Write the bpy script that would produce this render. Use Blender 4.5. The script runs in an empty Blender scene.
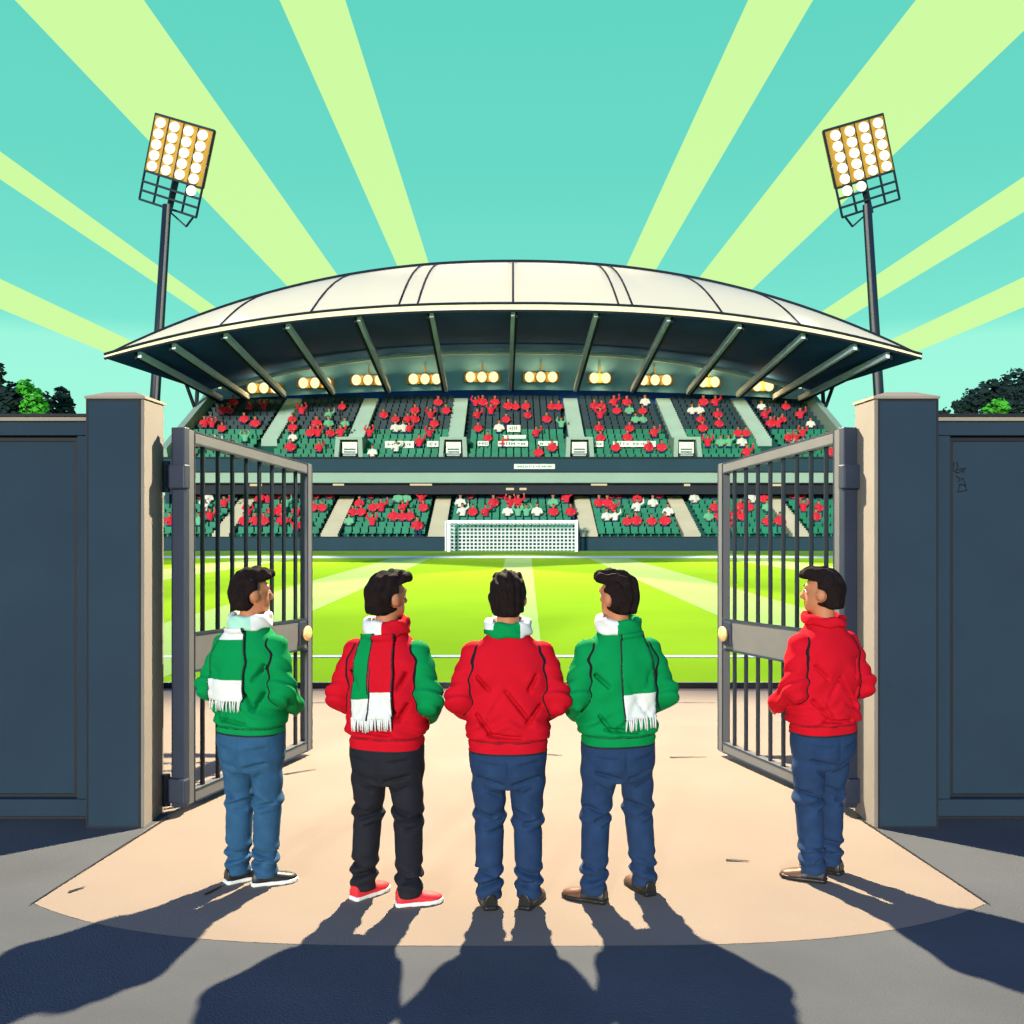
import bpy, bmesh, math, random
import numpy as np
from mathutils import Vector, Matrix

random.seed(7)
rng = np.random.default_rng(7)
scene = bpy.context.scene
COL = scene.collection
R = math.radians
PI = math.pi

# ------------------------------------------------------------------ camera
CAM_H = 2.058
cam_data = bpy.data.cameras.new("camera")
cam_data.sensor_width = 36.0
cam_data.lens = 36.0 * 1000 / 1024
cam_data.shift_x = 2 / 1024
cam_data.shift_y = 8 / 1024
cam_data.clip_start = 0.05
cam_data.clip_end = 5000
cam = bpy.data.objects.new("camera", cam_data)
cam.location = (0, 0, CAM_H)
cam.rotation_euler = (R(90), 0, 0)
COL.objects.link(cam)
scene.camera = cam


def W(px, py, d):
    """a measured picture position at a known distance d -> metres"""
    return Vector(((px - 510) * d / 1000, d, CAM_H + (520 - py) * d / 1000))


def G(px, py, z=0.0):
    d = (CAM_H - z) * 1000 / (py - 520)
    return Vector(((px - 510) * d / 1000, d, z))


def lin(r, g, b):
    f = lambda c: (c / 255 / 12.92) if c / 255 <= 0.04045 else ((c / 255 + 0.055) / 1.055) ** 2.4
    return (f(r), f(g), f(b))


# ------------------------------------------------------------------ materials
MATS = {}


def mat(name, color, rough=0.7, var=0.12, scale=4.0, bump=0.0, bscale=60.0, metal=0.0, coord='Object', spec=0.3,
        sheen=0.0):
    if name in MATS:
        return MATS[name]
    m = bpy.data.materials.new(name)
    m.use_nodes = True
    nt = m.node_tree
    n = nt.nodes
    b = n['Principled BSDF']
    b.inputs['Roughness'].default_value = rough
    b.inputs['Metallic'].default_value = metal
    b.inputs['Specular IOR Level'].default_value = spec
    if sheen:
        b.inputs['Sheen Weight'].default_value = sheen
    tc = n.new('ShaderNodeTexCoord')
    no = n.new('ShaderNodeTexNoise')
    no.inputs['Scale'].default_value = scale
    no.inputs['Detail'].default_value = 5
    nt.links.new(tc.outputs[coord], no.inputs['Vector'])
    ra = n.new('ShaderNodeValToRGB')
    c = Vector(color)
    lo, hi = c * (1 - var), c * (1 + var)
    ra.color_ramp.elements[0].position = 0.3
    ra.color_ramp.elements[1].position = 0.7
    ra.color_ramp.elements[0].color = (*lo, 1)
    ra.color_ramp.elements[1].color = (*[min(1, x) for x in hi], 1)
    nt.links.new(no.outputs['Fac'], ra.inputs['Fac'])
    nt.links.new(ra.outputs['Color'], b.inputs['Base Color'])
    if bump:
        n2 = n.new('ShaderNodeTexNoise')
        n2.inputs['Scale'].default_value = bscale
        n2.inputs['Detail'].default_value = 3
        nt.links.new(tc.outputs[coord], n2.inputs['Vector'])
        bp = n.new('ShaderNodeBump')
        bp.inputs['Strength'].default_value = bump
        bp.inputs['Distance'].default_value = 0.01
        nt.links.new(n2.outputs['Fac'], bp.inputs['Height'])
        nt.links.new(bp.outputs['Normal'], b.inputs['Normal'])
    MATS[name] = m
    return m


def emit(name, color, strength):
    if name in MATS:
        return MATS[name]
    m = bpy.data.materials.new(name)
    m.use_nodes = True
    nt = m.node_tree
    nt.nodes.remove(nt.nodes['Principled BSDF'])
    e = nt.nodes.new('ShaderNodeEmission')
    e.inputs['Color'].default_value = (*color, 1)
    e.inputs['Strength'].default_value = strength
    nt.links.new(e.outputs[0], nt.nodes['Material Output'].inputs[0])
    MATS[name] = m
    return m


M_ASPH = mat('asphalt', (0.072, 0.080, 0.088), 1.0, 0.10, 1.3, 0.35, 90, coord='Object', spec=0.0)
M_APRON = mat('beige_paving', (0.196, 0.164, 0.136), 1.0, 0.05, 1.1, 0.2, 70, spec=0.0)
M_GRASS = mat('grass_turf', (0.37, 0.60, 0.022), 1.0, 0.05, 0.35, 0.3, 18, spec=0.0)
M_GRASS2 = mat('grass_light_beam', (0.56, 0.74, 0.17), 1.0, 0.05, 0.35, 0.3, 18, spec=0.0)  # lighter turf: light beams on the pitch put into the colour
M_LINE = mat('pitch_line_paint', (0.62, 0.66, 0.36), 0.8, 0.06, 3)
M_LINEW = mat('pitch_white_paint', (0.75, 0.77, 0.6), 0.8, 0.06, 3)
M_NAVY = mat('navy_wall_paint', (0.019, 0.036, 0.057), 0.8, 0.07, 1.6, 0.12, 40, spec=0.1)
M_NAVYD = mat('dark_navy_paint', (0.009, 0.018, 0.04), 0.75, 0.06, 1.6)
M_BLACK = mat('black_joint', (0.008, 0.009, 0.014), 0.7, 0.1, 5)
M_PALE = mat('pale_lit_tone', (0.17, 0.155, 0.14), 0.8, 0.08, 2.5, 0.15, 60)  # lit tone painted on the pillars' inner faces; conduits reuse it
M_COPE = mat('pale_coping', (0.25, 0.21, 0.17), 0.8, 0.08, 2.5)
M_STEEL = mat('grey_gate_steel', (0.105, 0.108, 0.115), 0.55, 0.08, 3, 0.05, 80, metal=0.1)
M_STEELD = mat('dark_gate_steel', (0.02, 0.028, 0.05), 0.5, 0.1, 3, metal=0.1)
M_BAR = mat('gate_bar_steel', (0.014, 0.019, 0.028), 0.4, 0.1, 3, metal=0.15)
M_BRASS = mat('brass_knob', (0.62, 0.40, 0.17), 0.4, 0.08, 6, metal=0.2)
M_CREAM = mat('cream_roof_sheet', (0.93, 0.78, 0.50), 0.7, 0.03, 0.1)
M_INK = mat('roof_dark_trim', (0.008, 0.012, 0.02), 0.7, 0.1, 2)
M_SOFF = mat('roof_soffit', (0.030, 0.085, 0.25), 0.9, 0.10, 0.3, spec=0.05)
M_RIB = mat('roof_rib_steel', (0.60, 0.68, 0.85), 0.7, 0.06, 0.5)
M_PANEL = mat('rear_panel', (0.20, 0.48, 0.80), 0.8, 0.06, 0.3)
M_CONC = mat('stand_concrete_dark', lin(22, 46, 60), 0.9, 0.1, 0.4)
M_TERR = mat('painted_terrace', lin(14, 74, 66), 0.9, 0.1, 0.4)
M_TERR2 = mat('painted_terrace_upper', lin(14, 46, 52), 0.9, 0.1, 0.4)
M_FASC = mat('stand_fascia', lin(30, 58, 70), 0.8, 0.08, 0.4)
M_BAND = mat('stand_band', lin(140, 164, 146), 0.8, 0.05, 0.4)
M_AISLE = mat('aisle_concrete', lin(178, 172, 148), 0.9, 0.06, 0.6)
M_AISLE2 = mat('aisle_concrete_upper', lin(150, 175, 160), 0.9, 0.06, 0.6)  # aisle concrete with the upper tier's shade put into its tone
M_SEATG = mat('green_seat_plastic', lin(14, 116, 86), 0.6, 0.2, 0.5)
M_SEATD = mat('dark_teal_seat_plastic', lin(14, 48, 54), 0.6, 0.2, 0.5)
M_SEATB = mat('shaded_green_seat_plastic', lin(26, 72, 86), 0.6, 0.2, 0.5)  # green seats with the shade on the lower tier's top rows painted in
M_WHITE = mat('white_cloth', (0.62, 0.62, 0.60), 0.8, 0.03, 8, 0.1, 200)
M_BANNER = mat('banner_cloth', (0.66, 0.70, 0.62), 0.8, 0.05, 2)
M_SCRIB = mat('banner_ink', (0.08, 0.12, 0.12), 0.8, 0.05, 2)
M_GOALW = mat('goal_white', (0.85, 0.87, 0.85), 0.5, 0.02, 2)
M_NET = mat('net_cord', (0.62, 0.68, 0.68), 0.8, 0.02, 2)
M_RED = mat('red_jacket_cloth', (0.47, 0.006, 0.016), 0.85, 0.05, 6, 0.12, 260, spec=0.04)
M_GREEN = mat('green_jacket_cloth', (0.002, 0.205, 0.055), 0.85, 0.05, 6, 0.12, 260, spec=0.04)
M_LGREEN = mat('pale_green_scarf', (0.32, 0.58, 0.45), 0.8, 0.05, 6, 0.12, 260)
M_JEAN = mat('navy_denim', (0.014, 0.035, 0.092), 0.85, 0.16, 14, 0.2, 300, spec=0.15)
M_JEAN2 = mat('blue_denim', (0.022, 0.075, 0.155), 0.85, 0.18, 14, 0.2, 300, spec=0.15)
M_BLKTR = mat('black_trouser', (0.012, 0.012, 0.018), 0.8, 0.15, 10, 0.2, 300, spec=0.15)
M_SKIN = mat('skin', (0.40, 0.155, 0.075), 0.6, 0.06, 12)
M_HAIR = mat('black_hair', (0.012, 0.007, 0.007), 0.85, 0.3, 30, 0.6, 160, spec=0.08)
M_SHOEB = mat('black_shoe_leather', (0.012, 0.011, 0.012), 0.4, 0.1, 8)
M_SHOEBR = mat('brown_shoe_leather', (0.10, 0.045, 0.025), 0.45, 0.1, 8)
M_SHOER = mat('red_shoe_canvas', (0.58, 0.02, 0.03), 0.6, 0.06, 8)
M_SOLEW = mat('white_rubber', (0.7, 0.7, 0.68), 0.6, 0.04, 8)
M_EYE = mat('eye_white', (0.7, 0.7, 0.7), 0.3, 0.02, 8)
M_PUPIL = mat('eye_iris', (0.01, 0.007, 0.005), 0.3, 0.02, 8)
M_POLE = mat('dark_pole_steel', lin(26, 38, 48), 0.5, 0.08, 0.5)
M_AMBER = mat('amber_glow_tone', (0.42, 0.23, 0.03), 0.6, 0.1, 0.5)  # yellow lamp glow put into the base colour of panels and housings
M_TRUNK = mat('bark', (0.06, 0.045, 0.035), 0.9, 0.2, 3)
M_LEAFD = mat('dark_leaf', (0.006, 0.022, 0.022), 0.9, 0.3, 0.8)
M_LEAFG = mat('bright_leaf', (0.05, 0.33, 0.022), 0.9, 0.2, 0.8)
M_FANR = mat('fan_red_shirt', (0.60, 0.014, 0.035), 0.8, 0.12, 2)
M_FANW = mat('fan_white_shirt', (0.62, 0.64, 0.55), 0.8, 0.08, 2)
M_FANG = mat('fan_green_shirt', (0.12, 0.40, 0.22), 0.8, 0.08, 2)
E_BULB = emit('lamp_glow', (1.0, 0.90, 0.62), 1.9)
E_ROOF = emit('roof_lamp_glow', (1.0, 0.88, 0.48), 1.25)
E_STRIP = emit('strip_lamp_glow', (1.0, 0.85, 0.5), 0.85)


# ------------------------------------------------------------------ object helpers
def link_mesh(name, me, mats, parent=None, smooth=False):
    o = bpy.data.objects.new(name, me)
    COL.objects.link(o)
    if not isinstance(mats, (list, tuple)):
        mats = [mats]
    if not me.materials:
        for m in mats:
            me.materials.append(m)
    if smooth:
        me.polygons.foreach_set('use_smooth', [True] * len(me.polygons))
    if parent:
        o.parent = parent
    return o


def obj(name, bm, mats, parent=None, smooth=False):
    me = bpy.data.meshes.new(name)
    bm.normal_update()
    bm.to_mesh(me)
    bm.free()
    return link_mesh(name, me, mats, parent, smooth)


def raw(name, verts, faces, mats, parent=None, smooth=False, mi=None):
    me = bpy.data.meshes.new(name)
    me.from_pydata([tuple(v) for v in verts], [], [tuple(f) for f in faces])
    o = link_mesh(name, me, mats, parent, smooth)
    if mi is not None:
        me.polygons.foreach_set('material_index', np.asarray(mi, dtype=np.int32))
    return o


def tag(o, label=None, cat=None, group=None, kind=None):
    if label: o['label'] = label
    if cat: o['category'] = cat
    if group: o['group'] = group
    if kind: o['kind'] = kind
    return o


def empty(name, loc=(0, 0, 0), rz=0.0):
    o = bpy.data.objects.new(name, None)
    o.location = loc
    o.rotation_euler = (0, 0, rz)
    o.empty_display_size = 0.2
    COL.objects.link(o)
    return o


def box(bm, x0, x1, y0, y1, z0, z1, bev=0.0, M=None, mi=0):
    vs = [bm.verts.new((x, y, z)) for x in (x0, x1) for y in (y0, y1) for z in (z0, z1)]
    q = [(0, 1, 3, 2), (4, 6, 7, 5), (0, 4, 5, 1), (2, 3, 7, 6), (0, 2, 6, 4), (1, 5, 7, 3)]
    fs = [bm.faces.new([vs[i] for i in f]) for f in q]
    for f in fs: f.material_index = mi
    if bev:
        es = list({e for f in fs for e in f.edges})
        r = bmesh.ops.bevel(bm, geom=es, offset=bev, segments=2, affect='EDGES', profile=0.5)
        vs = list({v for f in r['faces'] for v in f.verts} | {v for v in vs if v.is_valid})
    if M is not None:
        for v in vs: v.co = M @ v.co
    return bm


def hexa(bm, pts):
    """box from 8 corner points, ordered bottom ring (4) then top ring (4)"""
    vs = [bm.verts.new(p) for p in pts]
    for f in ((3, 2, 1, 0), (4, 5, 6, 7), (0, 1, 5, 4), (1, 2, 6, 5), (2, 3, 7, 6), (3, 0, 4, 7)):
        bm.faces.new([vs[i] for i in f])


def tube(bm, pts, r, n=8, r2=None, caps=True):
    pts = [Vector(p) for p in pts]
    rings = []
    for i, p in enumerate(pts):
        t = (pts[min(i + 1, len(pts) - 1)] - pts[max(i - 1, 0)]).normalized()
        a = Vector((0, 0, 1)) if abs(t.z) < 0.9 else Vector((0, 1, 0))
        u = t.cross(a).normalized()
        v = t.cross(u).normalized()
        rr = r if r2 is None else r + (r2 - r) * i / max(1, len(pts) - 1)
        rings.append([bm.verts.new(p + (u * math.cos(2 * PI * k / n) + v * math.sin(2 * PI * k / n)) * rr) for k in
                      range(n)])
    for a, b in zip(rings, rings[1:]):
        for k in range(n):
            bm.faces.new((a[k], a[(k + 1) % n], b[(k + 1) % n], b[k]))
    if caps:
        bm.faces.new(rings[0][::-1])
        bm.faces.new(rings[-1])
    return bm


def beam(bm, p, q, w, h):
    """rectangular bar from p to q, width w sideways, height h"""
    p, q = Vector(p), Vector(q)
    t = (q - p).normalized()
    u = t.cross(Vector((0, 0, 1)))
    u = Vector((1, 0, 0)) if u.length < 1e-4 else u.normalized()
    v = u.cross(t).normalized()
    a, b = u * w / 2, v * h / 2
    hexa(bm, [p - a - b, p + a - b, q + a - b, q - a - b, p - a + b, p + a + b, q + a + b, q - a + b])


def sheet(name, pts, z, m, kind='structure', th=0.0):
    bm = bmesh.new()
    vs = [bm.verts.new((p[0], p[1], z)) for p in pts]
    f = bm.faces.new(vs)
    f.normal_update()
    if f.normal.z < 0: f.normal_flip()
    o = obj(name, bm, m)
    if kind: o['kind'] = kind
    return o


def NB():
    return bmesh.new()


# ------------------------------------------------------------------ SDF modelling
def surface_nets(V, org, h):
    ins = V < 0
    nx, ny, nz = V.shape
    C = [(0, 0, 0), (1, 0, 0), (0, 1, 0), (1, 1, 0), (0, 0, 1), (1, 0, 1), (0, 1, 1), (1, 1, 1)]
    sl = lambda c: (slice(c[0], nx - 1 + c[0]), slice(c[1], ny - 1 + c[1]), slice(c[2], nz - 1 + c[2]))
    cnt = sum(ins[sl(c)].astype(np.int8) for c in C)
    act = (cnt > 0) & (cnt < 8)
    cells = np.argwhere(act)
    idx = -np.ones(act.shape, np.int64)
    idx[act] = np.arange(len(cells))
    pos = np.zeros((len(cells), 3))
    num = np.zeros(len(cells))
    E = [(0, 1), (2, 3), (4, 5), (6, 7), (0, 2), (1, 3), (4, 6), (5, 7), (0, 4), (1, 5), (2, 6), (3, 7)]
    cv = [V[tuple((cells + np.array(c)).T)] for c in C]
    for a, b in E:
        m = (cv[a] < 0) != (cv[b] < 0)
        t = cv[a][m] / (cv[a][m] - cv[b][m])
        pa, pb = np.array(C[a], float), np.array(C[b], float)
        pos[m] += pa + (pb - pa) * t[:, None]
        num[m] += 1
    pos /= num[:, None]
    verts = (cells + pos) * h + np.array(org)
    faces = []
    for ax in range(3):
        e = [0, 0, 0]; e[ax] = 1
        a1, a2 = (ax + 1) % 3, (ax + 2) % 3
        lo = [slice(None)] * 3; hi = [slice(None)] * 3
        lo[ax] = slice(0, -1); hi[ax] = slice(1, None)
        A, B = ins[tuple(lo)], ins[tuple(hi)]
        P = np.argwhere(A != B)
        P = P[(P[:, a1] > 0) & (P[:, a2] > 0) & (P[:, a1] < V.shape[a1] - 1) & (P[:, a2] < V.shape[a2] - 1)]
        sgn = A[tuple(P.T)]
        d1 = np.zeros(3, int); d1[a1] = 1
        d2 = np.zeros(3, int); d2[a2] = 1
        q = np.stack([idx[tuple((P - d1 - d2).T)], idx[tuple((P - d2).T)], idx[tuple(P.T)], idx[tuple((P - d1).T)]], 1)
        q[~sgn] = q[~sgn][:, ::-1]
        faces.append(q)
    return verts, np.concatenate(faces)


def smin(a, b, k):
    if k <= 0: return np.minimum(a, b)
    h = np.clip(0.5 + 0.5 * (b - a) / k, 0, 1)
    return b + (a - b) * h - k * h * (1 - h)


def smax(a, b, k):
    return -smin(-a, -b, k)


def s_cap(a, b, ra, rb):
    a, b = np.array(a, float), np.array(b, float)
    ba = b - a
    L = float(ba @ ba) or 1e-9

    def f(X, Y, Z):
        t = np.clip(((X - a[0]) * ba[0] + (Y - a[1]) * ba[1] + (Z - a[2]) * ba[2]) / L, 0, 1)
        d = np.sqrt((X - a[0] - ba[0] * t) ** 2 + (Y - a[1] - ba[1] * t) ** 2 + (Z - a[2] - ba[2] * t) ** 2)
        return d - (ra + (rb - ra) * t)
    return f


def s_ell(c, r):
    c = np.array(c, float); r = np.array(r, float)

    def f(X, Y, Z):
        q = np.sqrt(((X - c[0]) / r[0]) ** 2 + ((Y - c[1]) / r[1]) ** 2 + ((Z - c[2]) / r[2]) ** 2)
        return (q - 1) * r.min()
    return f


def s_loft(keys, p=2.3):
    """keys: (z, a, b, cx, cy) -> vertical body of elliptical sections"""
    K = np.array(keys, float)

    def f(X, Y, Z):
        a = np.interp(Z, K[:, 0], K[:, 1]); b = np.interp(Z, K[:, 0], K[:, 2])
        cx = np.interp(Z, K[:, 0], K[:, 3]); cy = np.interp(Z, K[:, 0], K[:, 4])
        q = ((np.abs(X - cx) / a) ** p + (np.abs(Y - cy) / b) ** p) ** (1 / p)
        d = (q - 1) * np.minimum(a, b)
        return np.maximum(d, np.maximum(K[0, 0] - Z, Z - K[-1, 0]))
    return f


def s_union(fs, k):
    def f(X, Y, Z):
        d = fs[0](X, Y, Z)
        for g in fs[1:]:
            d = smin(d, g(X, Y, Z), k)
        return d
    return f


def s_rotz(f, ang, c=(0, 0)):
    ca, sa = math.cos(-ang), math.sin(-ang)

    def g(X, Y, Z):
        x, y = X - c[0], Y - c[1]
        return f(x * ca - y * sa + c[0], x * sa + y * ca + c[1], Z)
    return g


def sdf_mesh(f, lo, hi, h):
    lo = np.array(lo, float); hi = np.array(hi, float)
    n = np.ceil((hi - lo) / h).astype(int) + 1
    ax = [lo[i] + np.arange(n[i]) * h for i in range(3)]
    X, Y, Z = np.meshgrid(*ax, indexing='ij')
    return surface_nets(f(X, Y, Z), lo, h)


def sdf_obj(name, f, lo, hi, h, mats, parent, mfun=None, relax=1):
    v, q = sdf_mesh(f, lo, hi, h)
    for _ in range(relax):          # light Laplacian relax
        acc = np.zeros_like(v); cnt = np.zeros(len(v))
        for i in range(4):
            a, b = q[:, i], q[:, (i + 1) % 4]
            np.add.at(acc, a, v[b]); np.add.at(cnt, a, 1)
            np.add.at(acc, b, v[a]); np.add.at(cnt, b, 1)
        v = 0.5 * v + 0.5 * acc / np.maximum(cnt, 1)[:, None]
    mi = None
    if mfun is not None:
        c = v[q].mean(1)
        mi = mfun(c[:, 0], c[:, 1], c[:, 2])
    return raw(name, v.tolist(), q.tolist(), mats, parent, True, mi)


# ------------------------------------------------------------------ world, sun, lamps
SUN_EL, SUN_AZ = R(10), R(180 + 15)
KEY = 0.0195
w = bpy.data.worlds.new("World")
scene.world = w
w.use_nodes = True
nt = w.node_tree
N, L = nt.nodes, nt.links
for n in list(N): N.remove(n)
out = N.new('ShaderNodeOutputWorld')
sky = N.new('ShaderNodeTexSky')
sky.sky_type = 'NISHITA'
sky.sun_disc = False
sky.sun_elevation = SUN_EL
sky.sun_rotation = SUN_AZ
bg0 = N.new('ShaderNodeBackground')
bg0.inputs['Strength'].default_value = 0.004
L.new(sky.outputs[0], bg0.inputs['Color'])
tc = N.new('ShaderNodeTexCoord')
sep = N.new('ShaderNodeSeparateXYZ')
L.new(tc.outputs['Generated'], sep.inputs[0])


def ramp(stops, interp):
    r = N.new('ShaderNodeValToRGB')
    r.color_ramp.interpolation = interp
    e = r.color_ramp.elements
    while len(e) > 1: e.remove(e[-1])
    e[0].position, e[0].color = stops[0][0], (*stops[0][1], 1)
    for p, c in stops[1:]:
        k = e.new(p); k.color = (*c, 1)
    return r


grad = ramp([(0.0, lin(165, 250, 222)), (0.165, lin(156, 246, 219)), (0.185, lin(122, 229, 208)), (0.24, lin(112, 222, 202)),
             (0.33, lin(102, 216, 196)), (0.47, lin(96, 212, 192)), (0.56, (0.04, 0.20, 0.42)), (0.75, (0.015, 0.12, 0.85)),
             (1.0, (0.015, 0.11, 0.95))], 'LINEAR')
L.new(sep.outputs['Z'], grad.inputs['Fac'])
at = N.new('ShaderNodeMath'); at.operation = 'ARCTAN2'
L.new(sep.outputs['Z'], at.inputs[0]); L.new(sep.outputs['X'], at.inputs[1])
dv = N.new('ShaderNodeMath'); dv.operation = 'DIVIDE'; dv.inputs[1].default_value = PI
L.new(at.outputs[0], dv.inputs[0])
K0, K1 = (0, 0, 0), (1, 1, 1)
st = [(0.0, K0)]
for a, b in ((22.1, 24.75), (30.6, 33.2), (43.5, 51.6), (59.6, 65.3), (107.3, 113.3), (124.6, 133.3), (143.5, 146.1),
             (154.1, 157.2)):
    st += [(a / 180, K1), (b / 180, K0)]
rays = ramp(st, 'CONSTANT')
L.new(dv.outputs[0], rays.inputs['Fac'])
gy = N.new('ShaderNodeMath'); gy.operation = 'GREATER_THAN'; gy.inputs[1].default_value = 0
L.new(sep.outputs['Y'], gy.inputs[0])
hz = N.new('ShaderNodeMapRange')                       # the shafts die out overhead
hz.inputs['From Min'].default_value = 0.50; hz.inputs['From Max'].default_value = 0.62
hz.inputs['To Min'].default_value = 1; hz.inputs['To Max'].default_value = 0
L.new(sep.outputs['Z'], hz.inputs['Value'])
m1 = N.new('ShaderNodeMath'); m1.operation = 'MULTIPLY'
L.new(rays.outputs['Color'], m1.inputs[0]); L.new(gy.outputs[0], m1.inputs[1])
m2 = N.new('ShaderNodeMath'); m2.operation = 'MULTIPLY'
L.new(m1.outputs[0], m2.inputs[0]); L.new(hz.outputs[0], m2.inputs[1])
mx = N.new('ShaderNodeMix'); mx.data_type = 'RGBA'
L.new(m2.outputs[0], mx.inputs['Factor'])
L.new(grad.outputs['Color'], mx.inputs['A'])
mx.inputs['B'].default_value = (*lin(206, 250, 160), 1)
bg1 = N.new('ShaderNodeBackground')
bg1.inputs['Strength'].default_value = 1.0
L.new(mx.outputs['Result'], bg1.inputs['Color'])
ad = N.new('ShaderNodeAddShader')
L.new(bg0.outputs[0], ad.inputs[0]); L.new(bg1.outputs[0], ad.inputs[1])
L.new(ad.outputs[0], out.inputs['Surface'])


def lamp(name, kind, loc, target, energy, color, size=None, cone=None, blend=0.3):
    d = bpy.data.lights.new(name, kind)
    d.energy = energy
    d.color = color
    if kind == 'SUN':
        d.angle = size
    else:
        d.shadow_soft_size = size
        d.spot_size = cone
        d.spot_blend = blend
    o = bpy.data.objects.new(name, d)
    o.location = loc
    o.rotation_euler = (Vector(target) - Vector(loc)).to_track_quat('-Z', 'Y').to_euler()
    COL.objects.link(o)
    return o


sd = Vector((-0.259 * math.cos(SUN_EL), -0.966 * math.cos(SUN_EL), math.sin(SUN_EL)))
lamp('sun', 'SUN', sd * 30, (0, 0, 0), 4.6, (1, 0.93, 0.86), size=R(4))
key = lamp('gateway_key_spot', 'SPOT', (0, 8.7, 4.5), (0, 5.9, 0), 11500, (1, 0.83, 0.58), size=0.05, cone=R(150), blend=0.3)  # added key spot in mid-air, no fitting; throws the fanned shadows
key.data.use_nodes = True
kn_ = key.data.node_tree
fo = kn_.nodes.new('ShaderNodeLightFalloff')
fo.inputs['Strength'].default_value = KEY
em = next(n for n in kn_.nodes if n.type == 'EMISSION')
kn_.links.new(fo.outputs['Constant'], em.inputs['Strength'])

scene.view_settings.view_transform = 'Standard'
scene.view_settings.look = 'None'
scene.view_settings.exposure = 0
scene.view_settings.gamma = 1

# ------------------------------------------------------------------ ground, apron, pitch
sheet('ground', [(-1500, -60), (1500, -60), (1500, 2500), (-1500, 2500)], 0.0, M_ASPH)
front = []
for i in range(41):
    u = -1 + 2 * i / 40
    front.append((2.55 * u, 5.36 - 0.53 * (1 - abs(u) ** 3.6)))
apron_pts = front + [(2.42, 7.0), (14, 7.0), (14, 12.2), (-14, 12.2), (-14, 7.0), (-2.38, 7.0)]
sheet('forecourt_paving', apron_pts, 0.0015, M_APRON)
# joints and cracks in the paving
bm = NB()


def strip(bm, p, q, w, z=0.008):
    p, q = Vector((p[0], p[1], z)), Vector((q[0], q[1], z))
    u = (q - p).normalized().cross(Vector((0, 0, 1))) * w / 2
    vs = [bm.verts.new(v) for v in (p - u, p + u, q + u * 0.4, q - u * 0.4)]
    f = bm.faces.new(vs); f.normal_update()
    if f.normal.z < 0: f.normal_flip()


strip(bm, (-2.36, 6.9), (-2.56, 5.34), 0.02)
strip(bm, (2.40, 6.9), (2.56, 5.34), 0.02)
for p, q in (((310, 703), (446, 703.5)), ((664, 703), (721, 703)), ((670, 758), (706, 757.5)), ((726, 861), (749, 862)),
             ((284, 775), (316, 770)), ((548, 755), (562, 756)), ((69, 893), (85, 888)), ((205, 896), (222, 887))):
    strip(bm, G(*p), G(*q), 0.025)
o = obj('paving_joint', bm, M_BLACK); o['kind'] = 'structure'

PX = 42.0
PY0, PY1 = 12.25, 66.5
sheet('pitch', [(-PX, PY0), (PX, PY0), (PX, PY1), (-PX, PY1)], 0.012, M_GRASS)
for sx in (-1, 1):  # pale stripes paint the beams of light across the grass
    sheet('light_beam_stripe', [(sx * 4.5, PY0 + .1), (sx * 7.0, PY0 + .1), (sx * 6.3, 53.5), (sx * 4.2, 53.5)], 0.017, M_GRASS2)
    sheet('light_beam_stripe', [(sx * 12.5, PY0 + .1), (sx * 16.5, PY0 + .1), (sx * 13.5, 53.5), (sx * 11.2, 53.5)], 0.017, M_GRASS2)
sheet('light_beam_stripe', [(-0.42, PY0 + .1), (0.44, PY0 + .1), (1.15, 53.5), (-0.25, 53.5)], 0.017, M_GRASS2)
sheet('pitch_line', [(-PX, 53.6), (PX, 53.6), (PX, 56.8), (-PX, 56.8)], 0.019, M_LINEW)
sheet('pitch_line', [(-PX, 63.0), (PX, 63.0), (PX, 64.2), (-PX, 64.2)], 0.019, M_LINE)
arc = [(-9 + 18 * i / 40, 14.75 + 0.12 * math.sin(i / 40 * PI)) for i in range(41)]
sheet('pitch_line', arc + [(x, y + 0.22) for x, y in arc[::-1]], 0.021, M_LINEW)
bm = NB()
box(bm, -PX, PX, 12.19, 12.25, 0.005, 0.075, 0.01)
o = obj('pitch_kerb', bm, M_BLACK); o['kind'] = 'structure'


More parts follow.
